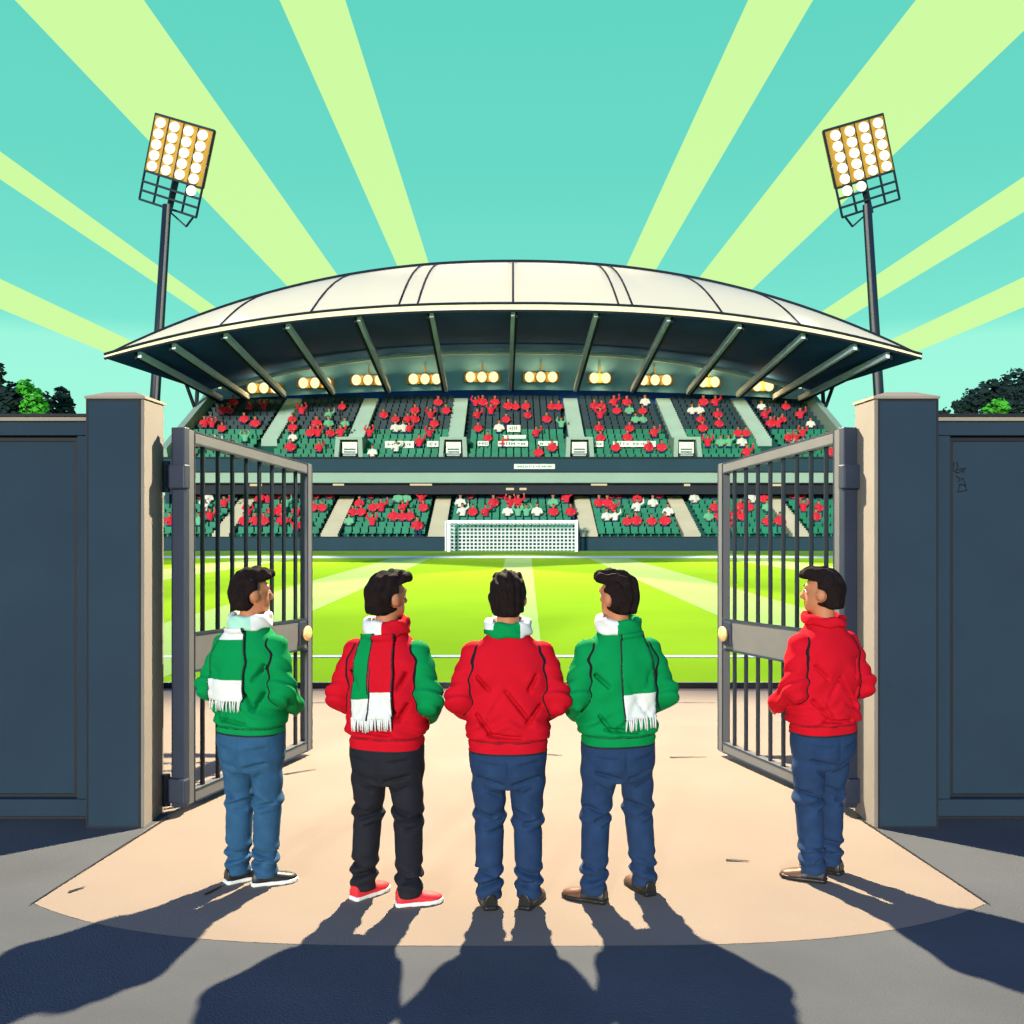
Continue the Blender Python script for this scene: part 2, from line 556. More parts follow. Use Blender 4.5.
# ------------------------------------------------------------------ boundary walls and gate pillars
def wall(s, label):
    """s = -1 left, +1 right"""
    root = empty('boundary_wall', (s * 4.2, 6.9, 0))
    xin = 2.905 if s < 0 else 2.955
    X = lambda a: s * a - s * 4.2
    xw = 2.828 if s < 0 else 2.858           # the wall butts against the pillar
    xa, xb = sorted((X(xw), X(11.0)))
    bm = NB()
    box(bm, xa, xb, 0.06, 0.30, 0.0, 2.735)                                  # core, recessed
    obj('wall_core', bm, M_NAVY, root)
    bm = NB()
    # raised frame: top rail, bottom rail, end stile
    box(bm, xa, xb, -0.02, 0.058, 2.64, 2.733, 0.006)
    box(bm, xa, xb, -0.02, 0.058, 0.003, 0.135, 0.006)
    a, b = sorted((X(xw), X(xin + 0.075)))
    box(bm, a, b, -0.018, 0.057, 0.138, 2.637, 0.004)
    obj('wall_frame', bm, M_NAVY, root)
    bm = NB()                                                                # dark shadow gap round the panel
    box(bm, xa, xb, 0.045, 0.0595, 2.606, 2.639)
    box(bm, xa, xb, 0.045, 0.0595, 0.136, 0.155)
    a, b = sorted((X(xin + 0.100), X(xin + 0.122)))
    box(bm, a, b, 0.045, 0.0595, 0.156, 2.605)
    obj('panel_joint', bm, M_BLACK, root)
    bm = NB()
    box(bm, xa, xb, -0.04, 0.34, 2.737, 2.765, 0.006)
    obj('wall_coping', bm, M_COPE, root)
    bm = NB()
    box(bm, xa, xb, -0.045, 0.345, 2.766, 2.788, 0.004)
    obj('coping_trim', bm, M_BLACK, root)
    bm = NB()
    box(bm, xa, xb, -0.03, -0.021, 0.004, 0.022)
    obj('base_joint', bm, M_BLACK, root)
    tag(root, label, 'wall', 'boundary walls beside the gate')
    return root


wl = wall(-1, 'dark navy panelled boundary wall left of the gate, its panel unmarked')
wr = wall(1, 'dark navy panelled boundary wall right of the gate with small black scrawl on it')
# the scrawl on the right wall
bm = NB()
marks = [[(954, 462), (953, 470), (957, 473), (964, 470)], [(957, 462), (958, 466), (956, 470), (966, 468), (963, 473)],
         [(958, 482), (963, 478), (966, 486), (960, 484)], [(956, 476), (960, 479)],
         [(960, 484), (958, 492), (967, 490), (964, 484)]]
for mk in marks:
    pts = []
    for p in mk:
        v = W(p[0], p[1], 6.957)
        pts.append((v.x - 4.2, 0.056, v.z))
    tube(bm, pts, 0.0045, 6)
obj('scrawl', bm, M_BLACK, wr)


def pillar(s, label):
    root = empty('gate_pillar', (s * 2.64, 6.87, 0))
    if s < 0:
        x0, x1 = -2.825 + 2.64, -2.475 + 2.64
    else:
        x0, x1 = 2.465 - 2.64, 2.855 - 2.64
    y0, y1 = -0.19, 0.19
    zt = 2.865
    bm = NB()
    box(bm, x0, x1, y0, y1, 0.0, zt, 0.004)
    obj('pillar_shaft', bm, M_NAVY, root)
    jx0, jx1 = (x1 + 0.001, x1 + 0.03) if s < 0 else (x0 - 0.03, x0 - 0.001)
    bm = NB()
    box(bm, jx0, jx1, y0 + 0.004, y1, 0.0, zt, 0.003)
    obj('lit_face_slab', bm, M_PALE, root)  # lit inner side of the pillar painted in, beside the navy shaded front
    bm = NB()
    X0, X1 = min(x0, jx0) - 0.012, max(x1, jx1) + 0.012
    zz = zt + 0.003
    Y0, Y1 = y0 - 0.015, y1 + 0.015
    xm = (X0 + X1) / 2
    rx, ry = (X1 - X0) / 2, (Y1 - Y0) / 2
    hexa(bm, [(X0, Y0, zz), (X1, Y0, zz), (X1, Y1, zz), (X0, Y1, zz),
              (X0, Y0, zz + .018), (X1, Y0, zz + .018), (X1, Y1, zz + .018), (X0, Y1, zz + .018)])
    hexa(bm, [(X0 + .008, Y0 + .008, zz + .019), (X1 - .008, Y0 + .008, zz + .019), (X1 - .008, Y1 - .008, zz + .019),
              (X0 + .008, Y1 - .008, zz + .019),
              (xm - .1, -.1, zz + .055), (xm + .1, -.1, zz + .055), (xm + .1, .1, zz + .055), (xm - .1, .1, zz + .055)])
    obj('pillar_cap', bm, M_COPE, root)
    bm = NB()          # dark corner guards
    t = 0.012
    for xx in ((x0, x1) if s < 0 else (x0, x1)):
        box(bm, xx - t / 2, xx + t / 2, y0 - 0.004, y0 + 0.003, 0.0, zt)
    box(bm, x0 + t / 2, x1 - t / 2, y0 - 0.004, y0 - 0.0005, 0.0, t)
    box(bm, x0 + t / 2, x1 - t / 2, y0 - 0.004, y0 - 0.0005, zt - t, zt)
    obj('corner_guard', bm, M_BLACK, root)
    tag(root, label, 'pillar', 'gate pillars')


pillar(-1, 'square navy gate pillar with pale inner face carrying the left gate leaf')
pillar(1, 'square navy gate pillar with pale inner face carrying the right gate leaf')


# ------------------------------------------------------------------ gate leaves
def gate(s, hinge, tip, ztop_h, ztop_t, label):
    """hinge, tip = ground points (x,y) of the leaf ends; the leaf lies along local +x from hinge to tip"""
    h, t = Vector((*hinge, 0)), Vector((*tip, 0))
    d = t - h
    Lg = d.length
    ang = math.atan2(d.y, d.x)
    root = empty('gate_leaf', h, ang)
    th = 0.075                       # leaf thickness
    zb = 0.05
    sw = 0.085                       # stile width
    top = lambda x: ztop_h + (ztop_t - ztop_h) * x / Lg
    # which local side faces the viewer's side of the opening: y- for the left leaf, y+ for the right
    f = -1 if s < 0 else 1

    def slab(name, x0, x1, zf0, zf1, m, y0=-th / 2, y1=th / 2):
        bm = NB()
        hexa(bm, [(x0, y0, zf0(x0)), (x1, y0, zf0(x1)), (x1, y1, zf0(x1)), (x0, y1, zf0(x0)),
                  (x0, y0, zf1(x0)), (x1, y0, zf1(x1)), (x1, y1, zf1(x1)), (x0, y1, zf1(x0))])
        bmesh.ops.bevel(bm, geom=bm.edges[:], offset=0.006, segments=2, affect='EDGES')
        return obj(name, bm, m, root)
    c = lambda v: (lambda x: v)
    slab('stile', 0, sw, c(zb), top, M_STEEL)
    slab('stile', Lg - sw, Lg, c(zb), top, M_STEEL)
    slab('top_rail', sw + .001, Lg - sw - .001, lambda x: top(x) - 0.095, lambda x: top(x) - .001, M_STEEL)
    slab('bottom_rail', sw + .001, Lg - sw - .001, c(zb + .001), c(zb + 0.09), M_STEEL)
    zm0 = lambda x: 0.985 - 0.04 * x / Lg
    zm1 = lambda x: 1.255 - 0.055 * x / Lg
    slab('lock_rail', sw + .001, Lg - sw - .001, zm0, zm1, M_STEEL, -th / 2 + .004, th / 2 - .004)
    # dark edging strips on the frame, the look of the painted outline of the leaf
    bm = NB()
    for z in (zm0, zm1):
        beam(bm, (sw + .002, f * (th / 2 - .001), z(sw)), (Lg - sw - .002, f * (th / 2 - .001), z(Lg)), 0.008, 0.018)
    yf = f * (th / 2 - .001)
    for xx in (sw - .004, Lg - sw + .004, .006, Lg - .006):
        beam(bm, (xx, yf, zb + .01), (xx, yf, top(xx) - .01), 0.010, 0.008)
    for dz_ in (-.092, -.008):
        beam(bm, (sw + .002, yf, top(sw) + dz_), (Lg - sw - .002, yf, top(Lg - sw) + dz_), 0.008, 0.012)
    for zz_ in (zb + .008, zb + .086):
        beam(bm, (sw + .002, yf, zz_), (Lg - sw - .002, yf, zz_), 0.008, 0.012)
    obj('edge_strip', bm, M_STEELD, root)
    nb = 8
    for k in range(nb):
        x = sw + (Lg - 2 * sw) * (k + 0.75) / (nb + 0.5)
        for a, b in ((zb + .085, zm0(x) + .002), (zm1(x) - .002, top(x) - .09)):
            bm = NB()
            tube(bm, [(x, 0, a), (x, 0, b)], 0.0175, 10)
            obj('gate_bar', bm, M_BAR, root, smooth=False)
    # closing edge plate at the hinge end (dark) with two hinges
    bm = NB()
    box(bm, -0.062, -0.004, -0.055, 0.055, zb, ztop_h + .006, 0.006)
    obj('hinge_post', bm, M_STEELD, root)
    for z in (2.36, 0.17):
        bm = NB()
        box(bm, -0.10, -0.03, -0.08, 0.08, z - .085, z + .085, 0.01)
        tube(bm, [(-0.075, f * -0.085, z - .11), (-0.075, f * -0.085, z + .11)], 0.028, 12)
        obj('hinge', bm, M_STEELD, root)
    # lock: back plate and knob on the viewer's face
    xk = Lg - sw - 0.10
    zk = (zm0(xk) + zm1(xk)) / 2 + 0.01
    yk = f * (th / 2)
    bm = NB()
    box(bm, xk - .055, xk + .06, min(yk - .004 * f, yk + .02 * f), max(yk - .004 * f, yk + .02 * f), zk - .105, zk + .105, 0.012)
    pl = obj('lock_plate', bm, M_STEELD, root)
    bm = NB()
    prof = [(0.03, 0.018), (0.028, 0.03), (0.055, 0.036), (0.066, 0.05), (0.06, 0.064), (0.035, 0.074), (0.004, 0.077)]
    rings = []
    for r_, y_ in prof:
        rings.append([bm.verts.new((xk + .01 + r_ * math.cos(2 * PI * k / 20), yk + f * y_ - f * .002,
                                    zk + r_ * math.sin(2 * PI * k / 20))) for k in range(20)])
    for a, b in zip(rings, rings[1:]):
        for k in range(20):
            bm.faces.new((a[k], a[(k + 1) % 20], b[(k + 1) % 20], b[k]))
    bm.faces.new(rings[-1])
    bmesh.ops.recalc_face_normals(bm, faces=bm.faces[:])
    kn = obj('knob', bm, M_BRASS, root, smooth=True)
    kn.parent = pl
    tag(root, label, 'gate', 'open leaves of the entrance gate')
    return root


gate(-1, (-2.30, 7.04), (-1.765, 8.76), 2.70, 2.545, 'grey barred steel gate leaf swung open on the left pillar')
gate(1, (2.36, 7.04), (1.845, 8.72), 2.70, 2.545, 'grey barred steel gate leaf swung open on the right pillar')

# ------------------------------------------------------------------ stadium
ST = empty('stadium_stand', (0, 68, 0))


def P(name, bm, m, parent=ST, smooth=False, local=True):
    o = obj(name, bm, m, parent, smooth)
    o.matrix_parent_inverse = Matrix.Identity(4)
    if local:
        for v in o.data.vertices: v.co.y -= 68.0
    return o


HW = 26.0
L_D0, L_Z0, L_D1, L_Z1, LN = 68.0, 0.80, 76.0, 3.75, 9          # lower tier
U_D0, U_Z0, U_D1, U_Z1, UN = 73.2, 6.15, 86.0, 12.35, 14         # upper tier
bm = NB(); box(bm, -HW, HW, 67.75, 67.98, 0, 0.86); P('front_wall', bm, M_FASC)
bm = NB(); box(bm, -HW, HW, 67.70, 67.99, 0.865, 0.93); P('front_rail', bm, M_INK)


def terrace(name, d0, z0, d1, z1, n, hw):
    bm = NB()
    dd, dz = (d1 - d0) / n, (z1 - z0) / n
    for i in range(n):
        box(bm, -hw, hw, d0 + i * dd, d1 + 0.3 if i == n - 1 else d0 + (i + 1) * dd + .002, z0 + i * dz - 0.5, z0 + i * dz)
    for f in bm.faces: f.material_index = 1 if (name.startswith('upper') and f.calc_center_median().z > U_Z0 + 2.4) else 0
    return P(name, bm, [M_TERR, M_TERR2])


terrace('lower_terrace', L_D0, L_Z0, L_D1, L_Z1, LN, HW)
terrace('upper_terrace', U_D0, U_Z0, U_D1, U_Z1, UN, 25.2)
LA = [-19.7, -12.3, -5.0, 5.4, 12.4, 19.8]
UA = [-18.5, -11.9, -4.2, 5.15, 13.1, 19.5]


def seat_rows(d0, z0, d1, z1, n, hw, aisles, aw, mats):
    dd, dz = (d1 - d0) / n, (z1 - z0) / n
    for i in range(n):
        bm = NB()
        y = d0 + (i + 0.55) * dd
        z = z0 + i * dz + 0.003
        x = -hw + 0.35
        while x < hw - 0.3:
            if all(abs(x - a) > aw / 2 + 0.25 for a in aisles):
                box(bm, x - .23, x + .23, y, y + .07, z + .30, z + .80)         # back
                box(bm, x - .23, x + .23, y - .38, y - .002, z + .33, z + .40)   # pan
                box(bm, x - .05, x + .05, y - .15, y - .07, z, z + .329)         # foot
            x += 0.56
        box(bm, -hw + .2, hw - .2, y - .10, y - .08, z + .001, z + .02)            # rail carrying the seats
        P('seat_row', bm, mats(i))


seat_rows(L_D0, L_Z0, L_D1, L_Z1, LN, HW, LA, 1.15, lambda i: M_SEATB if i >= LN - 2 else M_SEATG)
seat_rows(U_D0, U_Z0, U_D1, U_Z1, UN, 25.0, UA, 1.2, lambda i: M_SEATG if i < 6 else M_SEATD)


def aisle(x, d0, z0, d1, z1, n, w_, m):
    bm = NB()
    n2 = n * 2
    dd, dz = (d1 - d0) / n2, (z1 - z0) / n2
    for i in range(n2):
        zz = z0 + (i + 1) * dz + 0.22
        box(bm, x - w_ / 2, x + w_ / 2, d0 + i * dd, d0 + (i + 1) * dd + .003, zz - .6, zz)
    P('aisle_stair', bm, m)


for x in LA: aisle(x, L_D0 + .02, L_Z0, L_D1, L_Z1 - .1, LN, 1.15, M_AISLE)
for x in UA: aisle(x, U_D0 + 3.6, U_Z0 + 1.75, U_D1, U_Z1 - .1, UN - 4, 1.2, M_AISLE2)
# vomitories: portals at the foot of the upper aisles
for x in UA[1:5]:
    xs = x * 1.0
    y0 = U_D0 + 0.35
    z0 = U_Z0 + 0.1
    bm = NB()
    for sx in (-1, 1):
        hexa(bm, [(xs + sx * .92 - .16, y0, z0), (xs + sx * .92 + .16, y0, z0), (xs + sx * .92 + .16, y0 + 3.3, z0),
                  (xs + sx * .92 - .16, y0 + 3.3, z0),
                  (xs + sx * .82 - .16, y0 + .3, z0 + 1.75), (xs + sx * .82 + .16, y0 + .3, z0 + 1.75),
                  (xs + sx * .82 + .16, y0 + 3.3, z0 + 1.75), (xs + sx * .82 - .16, y0 + 3.3, z0 + 1.75)])
    box(bm, xs - .98, xs + .98, y0 + .3, y0 + 3.2, z0 + 1.752, z0 + 1.95)
    v = P('vomitory', bm, M_BAND)
    bm = NB(); box(bm, xs - .72, xs + .72, y0 + .9, y0 + 1.0, z0, z0 + 1.74); P('opening', bm, M_INK, v)
    bm = NB()
    box(bm, xs - .55, xs + .55, y0 + .7, y0 + .85, z0 + .75, z0 + 1.6)
    P('door', bm, M_BANNER, v)
    bm = NB()
    box(bm, xs - .42, xs + .42, y0 + .66, y0 + .698, z0 + 1.02, z0 + 1.10)
    box(bm, xs - .42, xs + .42, y0 + .66, y0 + .698, z0 + .82, z0 + .90)
    P('door_bar', bm, M_FASC, v)
    bm = NB()
    for k in range(3):
        box(bm, xs - .48, xs + .48, y0 + .55 - k * .1, y0 + .85, z0 + .55 - k * .25, z0 + .68 - k * .25)
    P('step', bm, M_AISLE2, v)
# fascia of the upper tier, pale band, soffit and back wall of the lower concourse
bm = NB(); box(bm, -25.3, 25.3, 72.95, 73.18, 5.60, 6.55); P('upper_fascia', bm, M_FASC)
bm = NB(); box(bm, -25.4, 25.4, 72.85, 73.2, 4.76, 5.56); P('pale_band', bm, M_BAND)
bm = NB(); box(bm, -25.4, 25.4, 72.83, 73.19, 6.555, 6.66); box(bm, -25.4, 25.4, 72.83, 72.849, 5.50, 5.60); box(bm, -25.4, 25.4, 72.83, 72.849, 4.70, 4.78)
P('dark_rail', bm, M_INK)
bm = NB(); box(bm, -25.3, 25.3, 73.21, 77.0, 4.60, 4.74); P('concourse_soffit', bm, M_INK)
bm = NB(); box(bm, -25.3, 25.3, 76.35, 76.6, 3.0, 4.59); P('concourse_wall', bm, M_SOFF)
bm = NB(); box(bm, -25.2, 25.2, 73.25, 73.4, 3.95, 4.595); P('hanging_beam', bm, M_INK)
for a, b, y in ((410, 432, 484.5), (506, 514, 489), (519.5, 526.5, 489), (591, 607, 484.5), (333, 344, 484.5), (684, 690, 485),
                (250, 262, 485), (770, 784, 485)):
    A, B = W(a, y, 73.2), W(b, y, 73.2)
    bm = NB(); box(bm, A.x, B.x, 73.12, 73.22, A.z - .08, A.z + .08, 0.02)
    P('strip_light', bm, E_STRIP)
# end parapets of the upper tier
for sx in (-1, 1):
    bm = NB()
    beam(bm, (sx * 25.3, U_D0, U_Z0 + .5), (sx * 25.3, U_D1, U_Z1 + .6), 0.5, 1.4)
    beam(bm, (sx * 25.3, U_D1 + .15, U_Z1 + .75), (sx * 20.3, U_D1 + .15, U_Z1 + .8), 0.3, 0.35)
    P('end_parapet', bm, M_AISLE2)
    bm = NB()
    box(bm, sx * 25.1 - .15, sx * 25.1 + .15, U_D0, U_D1 + 0.5, 0, 6.0)
    P('end_wall', bm, M_FASC)

# ---- roof: front edge, crest, rear edge curves measured at s in [-1, 1]
D_F, D_B = 67.0, 85.6


def roofF(s):
    u = abs(s)
    px = 513 + 408 * s
    py = 304 + 51 * u ** 2.4
    return W(px, py, D_F)


def roofC(s):
    u = abs(s)
    d = D_F + 10.0 * (1 - u ** 3)
    v = 0.80 + 0.20 * u ** 5
    px = 513 + 408 * s * v
    py = 357 - 95 * (1 - (u * v) ** 2.15)
    p = W(px, py, d)
    return p


def roofB(s):
    u = abs(s)
    x = 25.7 * s
    return Vector((x, D_B - 1.5 * u ** 8, 16.6 - 3.7 * u ** 2.4))


NS = 64
TS = [0, .2, .4, .6, .8, 1.0, 1.25, 1.5, 1.75, 2.0]
verts, faces = [], []
for i in range(NS + 1):
    s = -1 + 2 * i / NS
    F, Cc, B = roofF(s), roofC(s), roofB(s)
    B = B + Vector((0, 0.3, 0.5))
    for t in TS:
        if t <= 1:
            p = F.lerp(Cc, t)
            p.z += 0.55 * math.sin(PI * t) * (1 - abs(s) ** 3)
            if t == 1: p = Cc
        else:
            p = Cc.lerp(B, t - 1)
            p.z += 0.2 * math.sin(PI * (t - 1)) * (1 - abs(s) ** 3)
        verts.append(p - Vector((0, 68, 0)))
nT = len(TS)
for i in range(NS):
    for j in range(nT - 1):
        a = i * nT + j
        faces.append((a, a + nT, a + nT + 1, a + 1))
roof = raw('roof', verts, faces, M_CREAM, ST, True)
# fascia band
verts, faces = [], []
for i in range(NS + 1):
    s = -1 + 2 * i / NS
    F = roofF(s) - Vector((0, 68, 0))
    hh = 0.46 * (1 - 0.45 * abs(s) ** 3)
    verts += [F + Vector((0, -.12, 0.02)), F + Vector((0, -.12, -hh)), F + Vector((0, .2, -hh)), F + Vector((0, .2, 0.02))]
for i in range(NS):
    a = i * 4
    for k in range(4):
        faces.append((a + k, a + (k + 1) % 4, a + 4 + (k + 1) % 4, a + 4 + k))
faces += [(0, 1, 2, 3), (NS * 4 + 3, NS * 4 + 2, NS * 4 + 1, NS * 4)]
raw('fascia', verts, faces, M_CREAM, roof)
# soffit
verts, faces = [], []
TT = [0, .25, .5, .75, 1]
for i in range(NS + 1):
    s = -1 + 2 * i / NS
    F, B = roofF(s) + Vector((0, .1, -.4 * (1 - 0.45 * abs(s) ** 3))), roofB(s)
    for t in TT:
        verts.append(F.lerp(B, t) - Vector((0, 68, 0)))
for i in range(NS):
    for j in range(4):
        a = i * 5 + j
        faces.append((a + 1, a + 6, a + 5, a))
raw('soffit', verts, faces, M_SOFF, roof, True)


def curve_tube(name, fn, r, s0=-1, s1=1, n=64, m=M_INK, parent=roof):
    bm = NB()
    tube(bm, [fn(s0 + (s1 - s0) * i / n) - Vector((0, 68, 0)) for i in range(n + 1)], r, 6)
    return obj(name, bm, m, parent)


curve_tube('edge_trim', lambda s: roofF(s) + Vector((0, -.14, 0.03)), 0.09)
curve_tube('edge_trim', lambda s: roofF(s) + Vector((0, -.1, -0.48 * (1 - 0.45 * abs(s) ** 3))), 0.09)
curve_tube('ridge_trim', lambda s: roofC(s) + Vector((0, 0, 0.06)), 0.13)
for s in (0.0, -.281, -.235, -.498, -.723, .26, .294, .515, .708):
    bm = NB()
    pts = []
    F, Cc = roofF(s), roofC(s)
    for k in range(13):
        t = k / 12
        p = F.lerp(Cc, t)
        p.z += 0.55 * math.sin(PI * t) * (1 - abs(s) ** 3) + 0.02
        pts.append(p - Vector((0, 68, 0)))
    tube(bm, pts, 0.075, 6)
    obj('roof_seam', bm, M_INK, roof)
# ribs under the roof
for x in (0, -5.5, -10.4, -15.2, -19.4, -22.9, -25.2, 5.6, 10.5, 15.3, 19.6, 23.1, 25.3):
    s = x * 1000 / 67 / 408
    F = roofF(s) + Vector((0, .5, -.62 + .12))
    xb = x * 0.985 * (0.985 if abs(x) > 20 else 1)
    B = Vector((xb, D_B - .75, 13.2 - 0.9 * (abs(x) / 26) ** 2))
    bm = NB()
    beam(bm, F - Vector((0, 68, 0)), B - Vector((0, 68, 0)), 0.26, 0.42)
    obj('rib', bm, M_RIB, roof)
    bm = NB()
    sh = 0.24 if x > 0 else -0.24
    beam(bm, F - Vector((-sh * -1 if x == 0 else -sh, 68, 0.0)), B - Vector((-sh * -1 if x == 0 else -sh, 68, 0)), 0.12, 0.62)
    obj('rib_edge', bm, M_INK, roof)
# purlin and rear panel
curve_tube('purlin', lambda s: Vector((25.5 * s, D_B - 3.2, 15.9 - 3.6 * abs(s) ** 2.4)), 0.2, -.93, .93, 40, M_RIB)
verts, faces = [], []
for i in range(NS + 1):
    s = -0.985 + 1.97 * i / NS
    B = roofB(s)
    y = D_B - 0.45 - 68
    zb_ = 13.15 - 0.9 * abs(s) ** 2
    verts += [(B.x, y, zb_), (B.x, y, max(B.z - .02, zb_ + .1)), (B.x, y + .2, max(B.z - .02, zb_ + .1)), (B.x, y + .2, zb_)]
for i in range(NS):
    a = i * 4
    for k in range(4):
        faces.append((a + k, a + 4 + k, a + 4 + (k + 1) % 4, a + (k + 1) % 4))
raw('rear_panel', verts, faces, M_PANEL, ST)
bm = NB(); box(bm, -25.2, 25.2, 86.35, 86.6, 0, 13.4); P('rear_wall', bm, M_SOFF)
for sx in (-1, 1):
    for y0, x0 in ((85.0, 25.55), (82.0, 26.2)):
        bm = NB(); tube(bm, [(sx * x0, y0, 0), (sx * x0 * 0.985, y0 + .6, 13.4)], 0.17, 10); P('column', bm, M_INK)
    bm = NB(); tube(bm, [(sx * 24.6, 83.0, 7), (sx * 26.0, 80.0, 13.2)], 0.14, 8); P('column', bm, M_INK)
tag(ST, 'two-tier football stand with curved cream roof, green seats and pale stair aisles', 'stadium')

# ---- lamp clusters hung under the roof
ordn = ['first', 'second', 'third', 'fourth', 'fifth', 'sixth', 'seventh', 'eighth', 'ninth', 'tenth']
clus = [(264, 388, 3), (315, 383, 3), (368, 380, 3), (425, 379, 3), (482, 377, 3), (541, 377, 3), (600, 378, 2), (655, 380, 3),
        (709, 382, 2), (763, 386, 2)]
bulb_me = None
for i, (px, py, nb) in enumerate(clus):
    p = W(px, py, 84.6)
    root = empty('lamp_cluster', p)
    bm = NB()
    ww = 0.52 * nb
    box(bm, -ww, ww, 0.12, 0.45, -0.42, 0.42, 0.05)
    tube(bm, [(0, 0.3, 0.4), (0, 0.3, 1.2)], 0.06, 6)
    obj('housing', bm, M_AMBER, root)  # amber colour paints the glow round the bulbs
    for k in range(nb):
        if bulb_me is None:
            bm = NB()
            bmesh.ops.create_uvsphere(bm, u_segments=16, v_segments=8, radius=1.0)
            for v in bm.verts: v.co = Vector((v.co.x * .40, v.co.y * .2 - .05, v.co.z * .46))
            b = obj('bulb', bm, E_ROOF, root, True)
            bulb_me = b.data
        else:
            b = bpy.data.objects.new('bulb', bulb_me); COL.objects.link(b); b.parent = root
        b.location = ((k - (nb - 1) / 2) * 0.98, 0, 0)
    pl_ = bpy.data.lights.new('lamp_cluster_light', 'POINT')
    pl_.energy = 170; pl_.color = (1, 0.66, 0.22); pl_.shadow_soft_size = 0.3
    lo_ = bpy.data.objects.new('lamp_cluster_light', pl_); lo_.location = p + Vector((0, -0.45, 0.1)); COL.objects.link(lo_)
    tag(root, f'{ordn[i]} lamp cluster from the left under the stadium roof, {"three" if nb == 3 else "two"} lit round lamps',
        'floodlight', 'lamp clusters under the roof')

# real light of the roof lamps on the pitch and the stand
for x in (-16, 0, 16):
    lamp('roof_lamp_light', 'SPOT', (x, 83.5, 13.3), (x * 0.8, 49, 0), 62000, (1, 0.97, 0.90), size=0.6, cone=R(17.5), blend=0.6)


# ---- floodlight towers
def floodlight(s, label):
    sx = lambda px: px if s < 0 else 1024 - px + 10
    d = 92.0
    base = W(sx(146), 520 + 2058 / 92.0, d)
    base.z = 0
    topp = W(sx(167), 205, d)
    root = empty('floodlight_tower', base)
    inv = base
    bm = NB(); tube(bm, [(0, 0, 0), topp - inv], 0.52, 14, r2=0.40); obj('pole', bm, M_POLE, root, True)
    bm = NB()
    cdir = 1 if s < 0 else -1
    tube(bm, [Vector((cdir * .30, -.36, 0.5)), topp - inv + Vector((cdir * .24, -.28, 0))], 0.14, 8)
    obj('cable_conduit', bm, M_PALE, root)
    TL = W(155.5, 113.8, d); TR = W(214, 130.8, d); BL = W(139, 199, d)
    TR = W(214, 130.8, d - 1.9); BL = W(139, 199, d + 2.1)
    if s > 0:
        TL, TR, BL = W(883, 114, d), W(824, 131, d - 1.9), W(900, 199, d + 2.1)
    u = TR - TL; v = BL - TL
    nrm = u.cross(v).normalized()
    if nrm.y > 0: nrm = -nrm
    O = TL - inv

    def pt(a, b, off=0.0):
        return O + u * a + v * b + nrm * off
    bm = NB()
    fr = 0.66                                 # solid reflector part
    c = [pt(0, 0), pt(1, 0), pt(1, fr), pt(0, fr)]
    hexa(bm, [p - nrm * .35 for p in c] + [p for p in c])
    bmesh.ops.recalc_face_normals(bm, faces=bm.faces[:])
    refl = obj('reflector_panel', bm, M_AMBER, root)
    bm = NB()
    for a in (0, .25, .5, .75, 1):
        beam(bm, pt(a, -0.01, -.05), pt(a, 1.0, -.05), 0.16, 0.16)
    for b in (0, fr, .785, .89, 1.0):
        beam(bm, pt(0, b, -.05), pt(1, b, -.05), 0.2, 0.2)
    obj('head_frame', bm, M_POLE, root)
    bm = NB()
    beam(bm, pt(.45, 1.0, -.1), pt(.85, 1.14, -.2), 0.14, 0.14)
    beam(bm, pt(.95, 1.0, -.1), pt(.85, 1.14, -.2), 0.14, 0.14)
    beam(bm, pt(.5, .62, -.45), pt(.5, 1.06, -.3), 0.5, 0.3)
    obj('mounting_bracket', bm, M_POLE, root)
    rows = [(k + .5) * .125 + .02 for k in range(5)]
    spots = [(a, b) for b in rows for a in (.14, .38, .62, .86)]
    spots += [(.62, .72), (.86, .72)] if s > 0 else [(.86, .72)]
    for a, b in spots:
        bm = NB()
        bmesh.ops.create_uvsphere(bm, u_segments=16, v_segments=8, radius=0.47)
        for vv in bm.verts: vv.co.y *= 0.45
        lo = obj('lamp', bm, E_BULB, root, True)
        lo.location = pt(a, b, 0.22)
    tag(root, label, 'floodlight', 'floodlight towers')
    return inv + pt(.5, .35, 1.2)


lh = floodlight(-1, 'tall floodlight tower rising behind the left end of the stadium roof')
rh = floodlight(1, 'tall floodlight tower rising behind the right end of the stadium roof')
for p, tx in ((lh, 8), (rh, -8)):
    lamp('tower_floodlight', 'SPOT', p, (tx * -0.75, 33.5, 0), 360000, (1, 0.97, 0.88), size=0.5, cone=R(17.0), blend=0.16)
    lamp('tower_floodlight', 'SPOT', p, (tx * 1.4, 73, 20), 90000, (1, 0.88, 0.62), size=0.5, cone=R(40), blend=1.0)

# ------------------------------------------------------------------ goal
g = empty('football_goal', (0.16, 64.6, 0.0))
gx0, gx1, gh, gd = -4.12, 4.12, 1.95, 1.7
bm = NB()
pw = 0.10
box(bm, gx0 - pw, gx0 + pw, -pw, pw, 0, gh + pw, 0.02)
box(bm, gx1 - pw, gx1 + pw, -pw, pw, 0, gh + pw, 0.02)
box(bm, gx0 + pw + .001, gx1 - pw - .001, -pw, pw, gh - pw, gh + pw, 0.02)
obj('goal_frame', bm, M_GOALW, g)
for xx in (gx0 - 0.30, gx1 + 0.12):
    bm = NB()
    tube(bm, [(xx, gd, 0), (xx, gd, gh + .1)], 0.06, 8)
    tube(bm, [(xx, gd, gh + .1), (xx + (0.2 if xx < 0 else -.05), 0.1, gh + .08)], 0.05, 8)
    obj('stanchion', bm, M_GOALW, g)
bm = NB()
k = gx0
while k <= gx1 + .01:
    beam(bm, (k, gd, 0), (k, gd, gh), 0.09, 0.05)
    beam(bm, (k, 0.1, gh - .02), (k, gd, gh), 0.06, 0.05)
    k += 0.26
z = 0.1
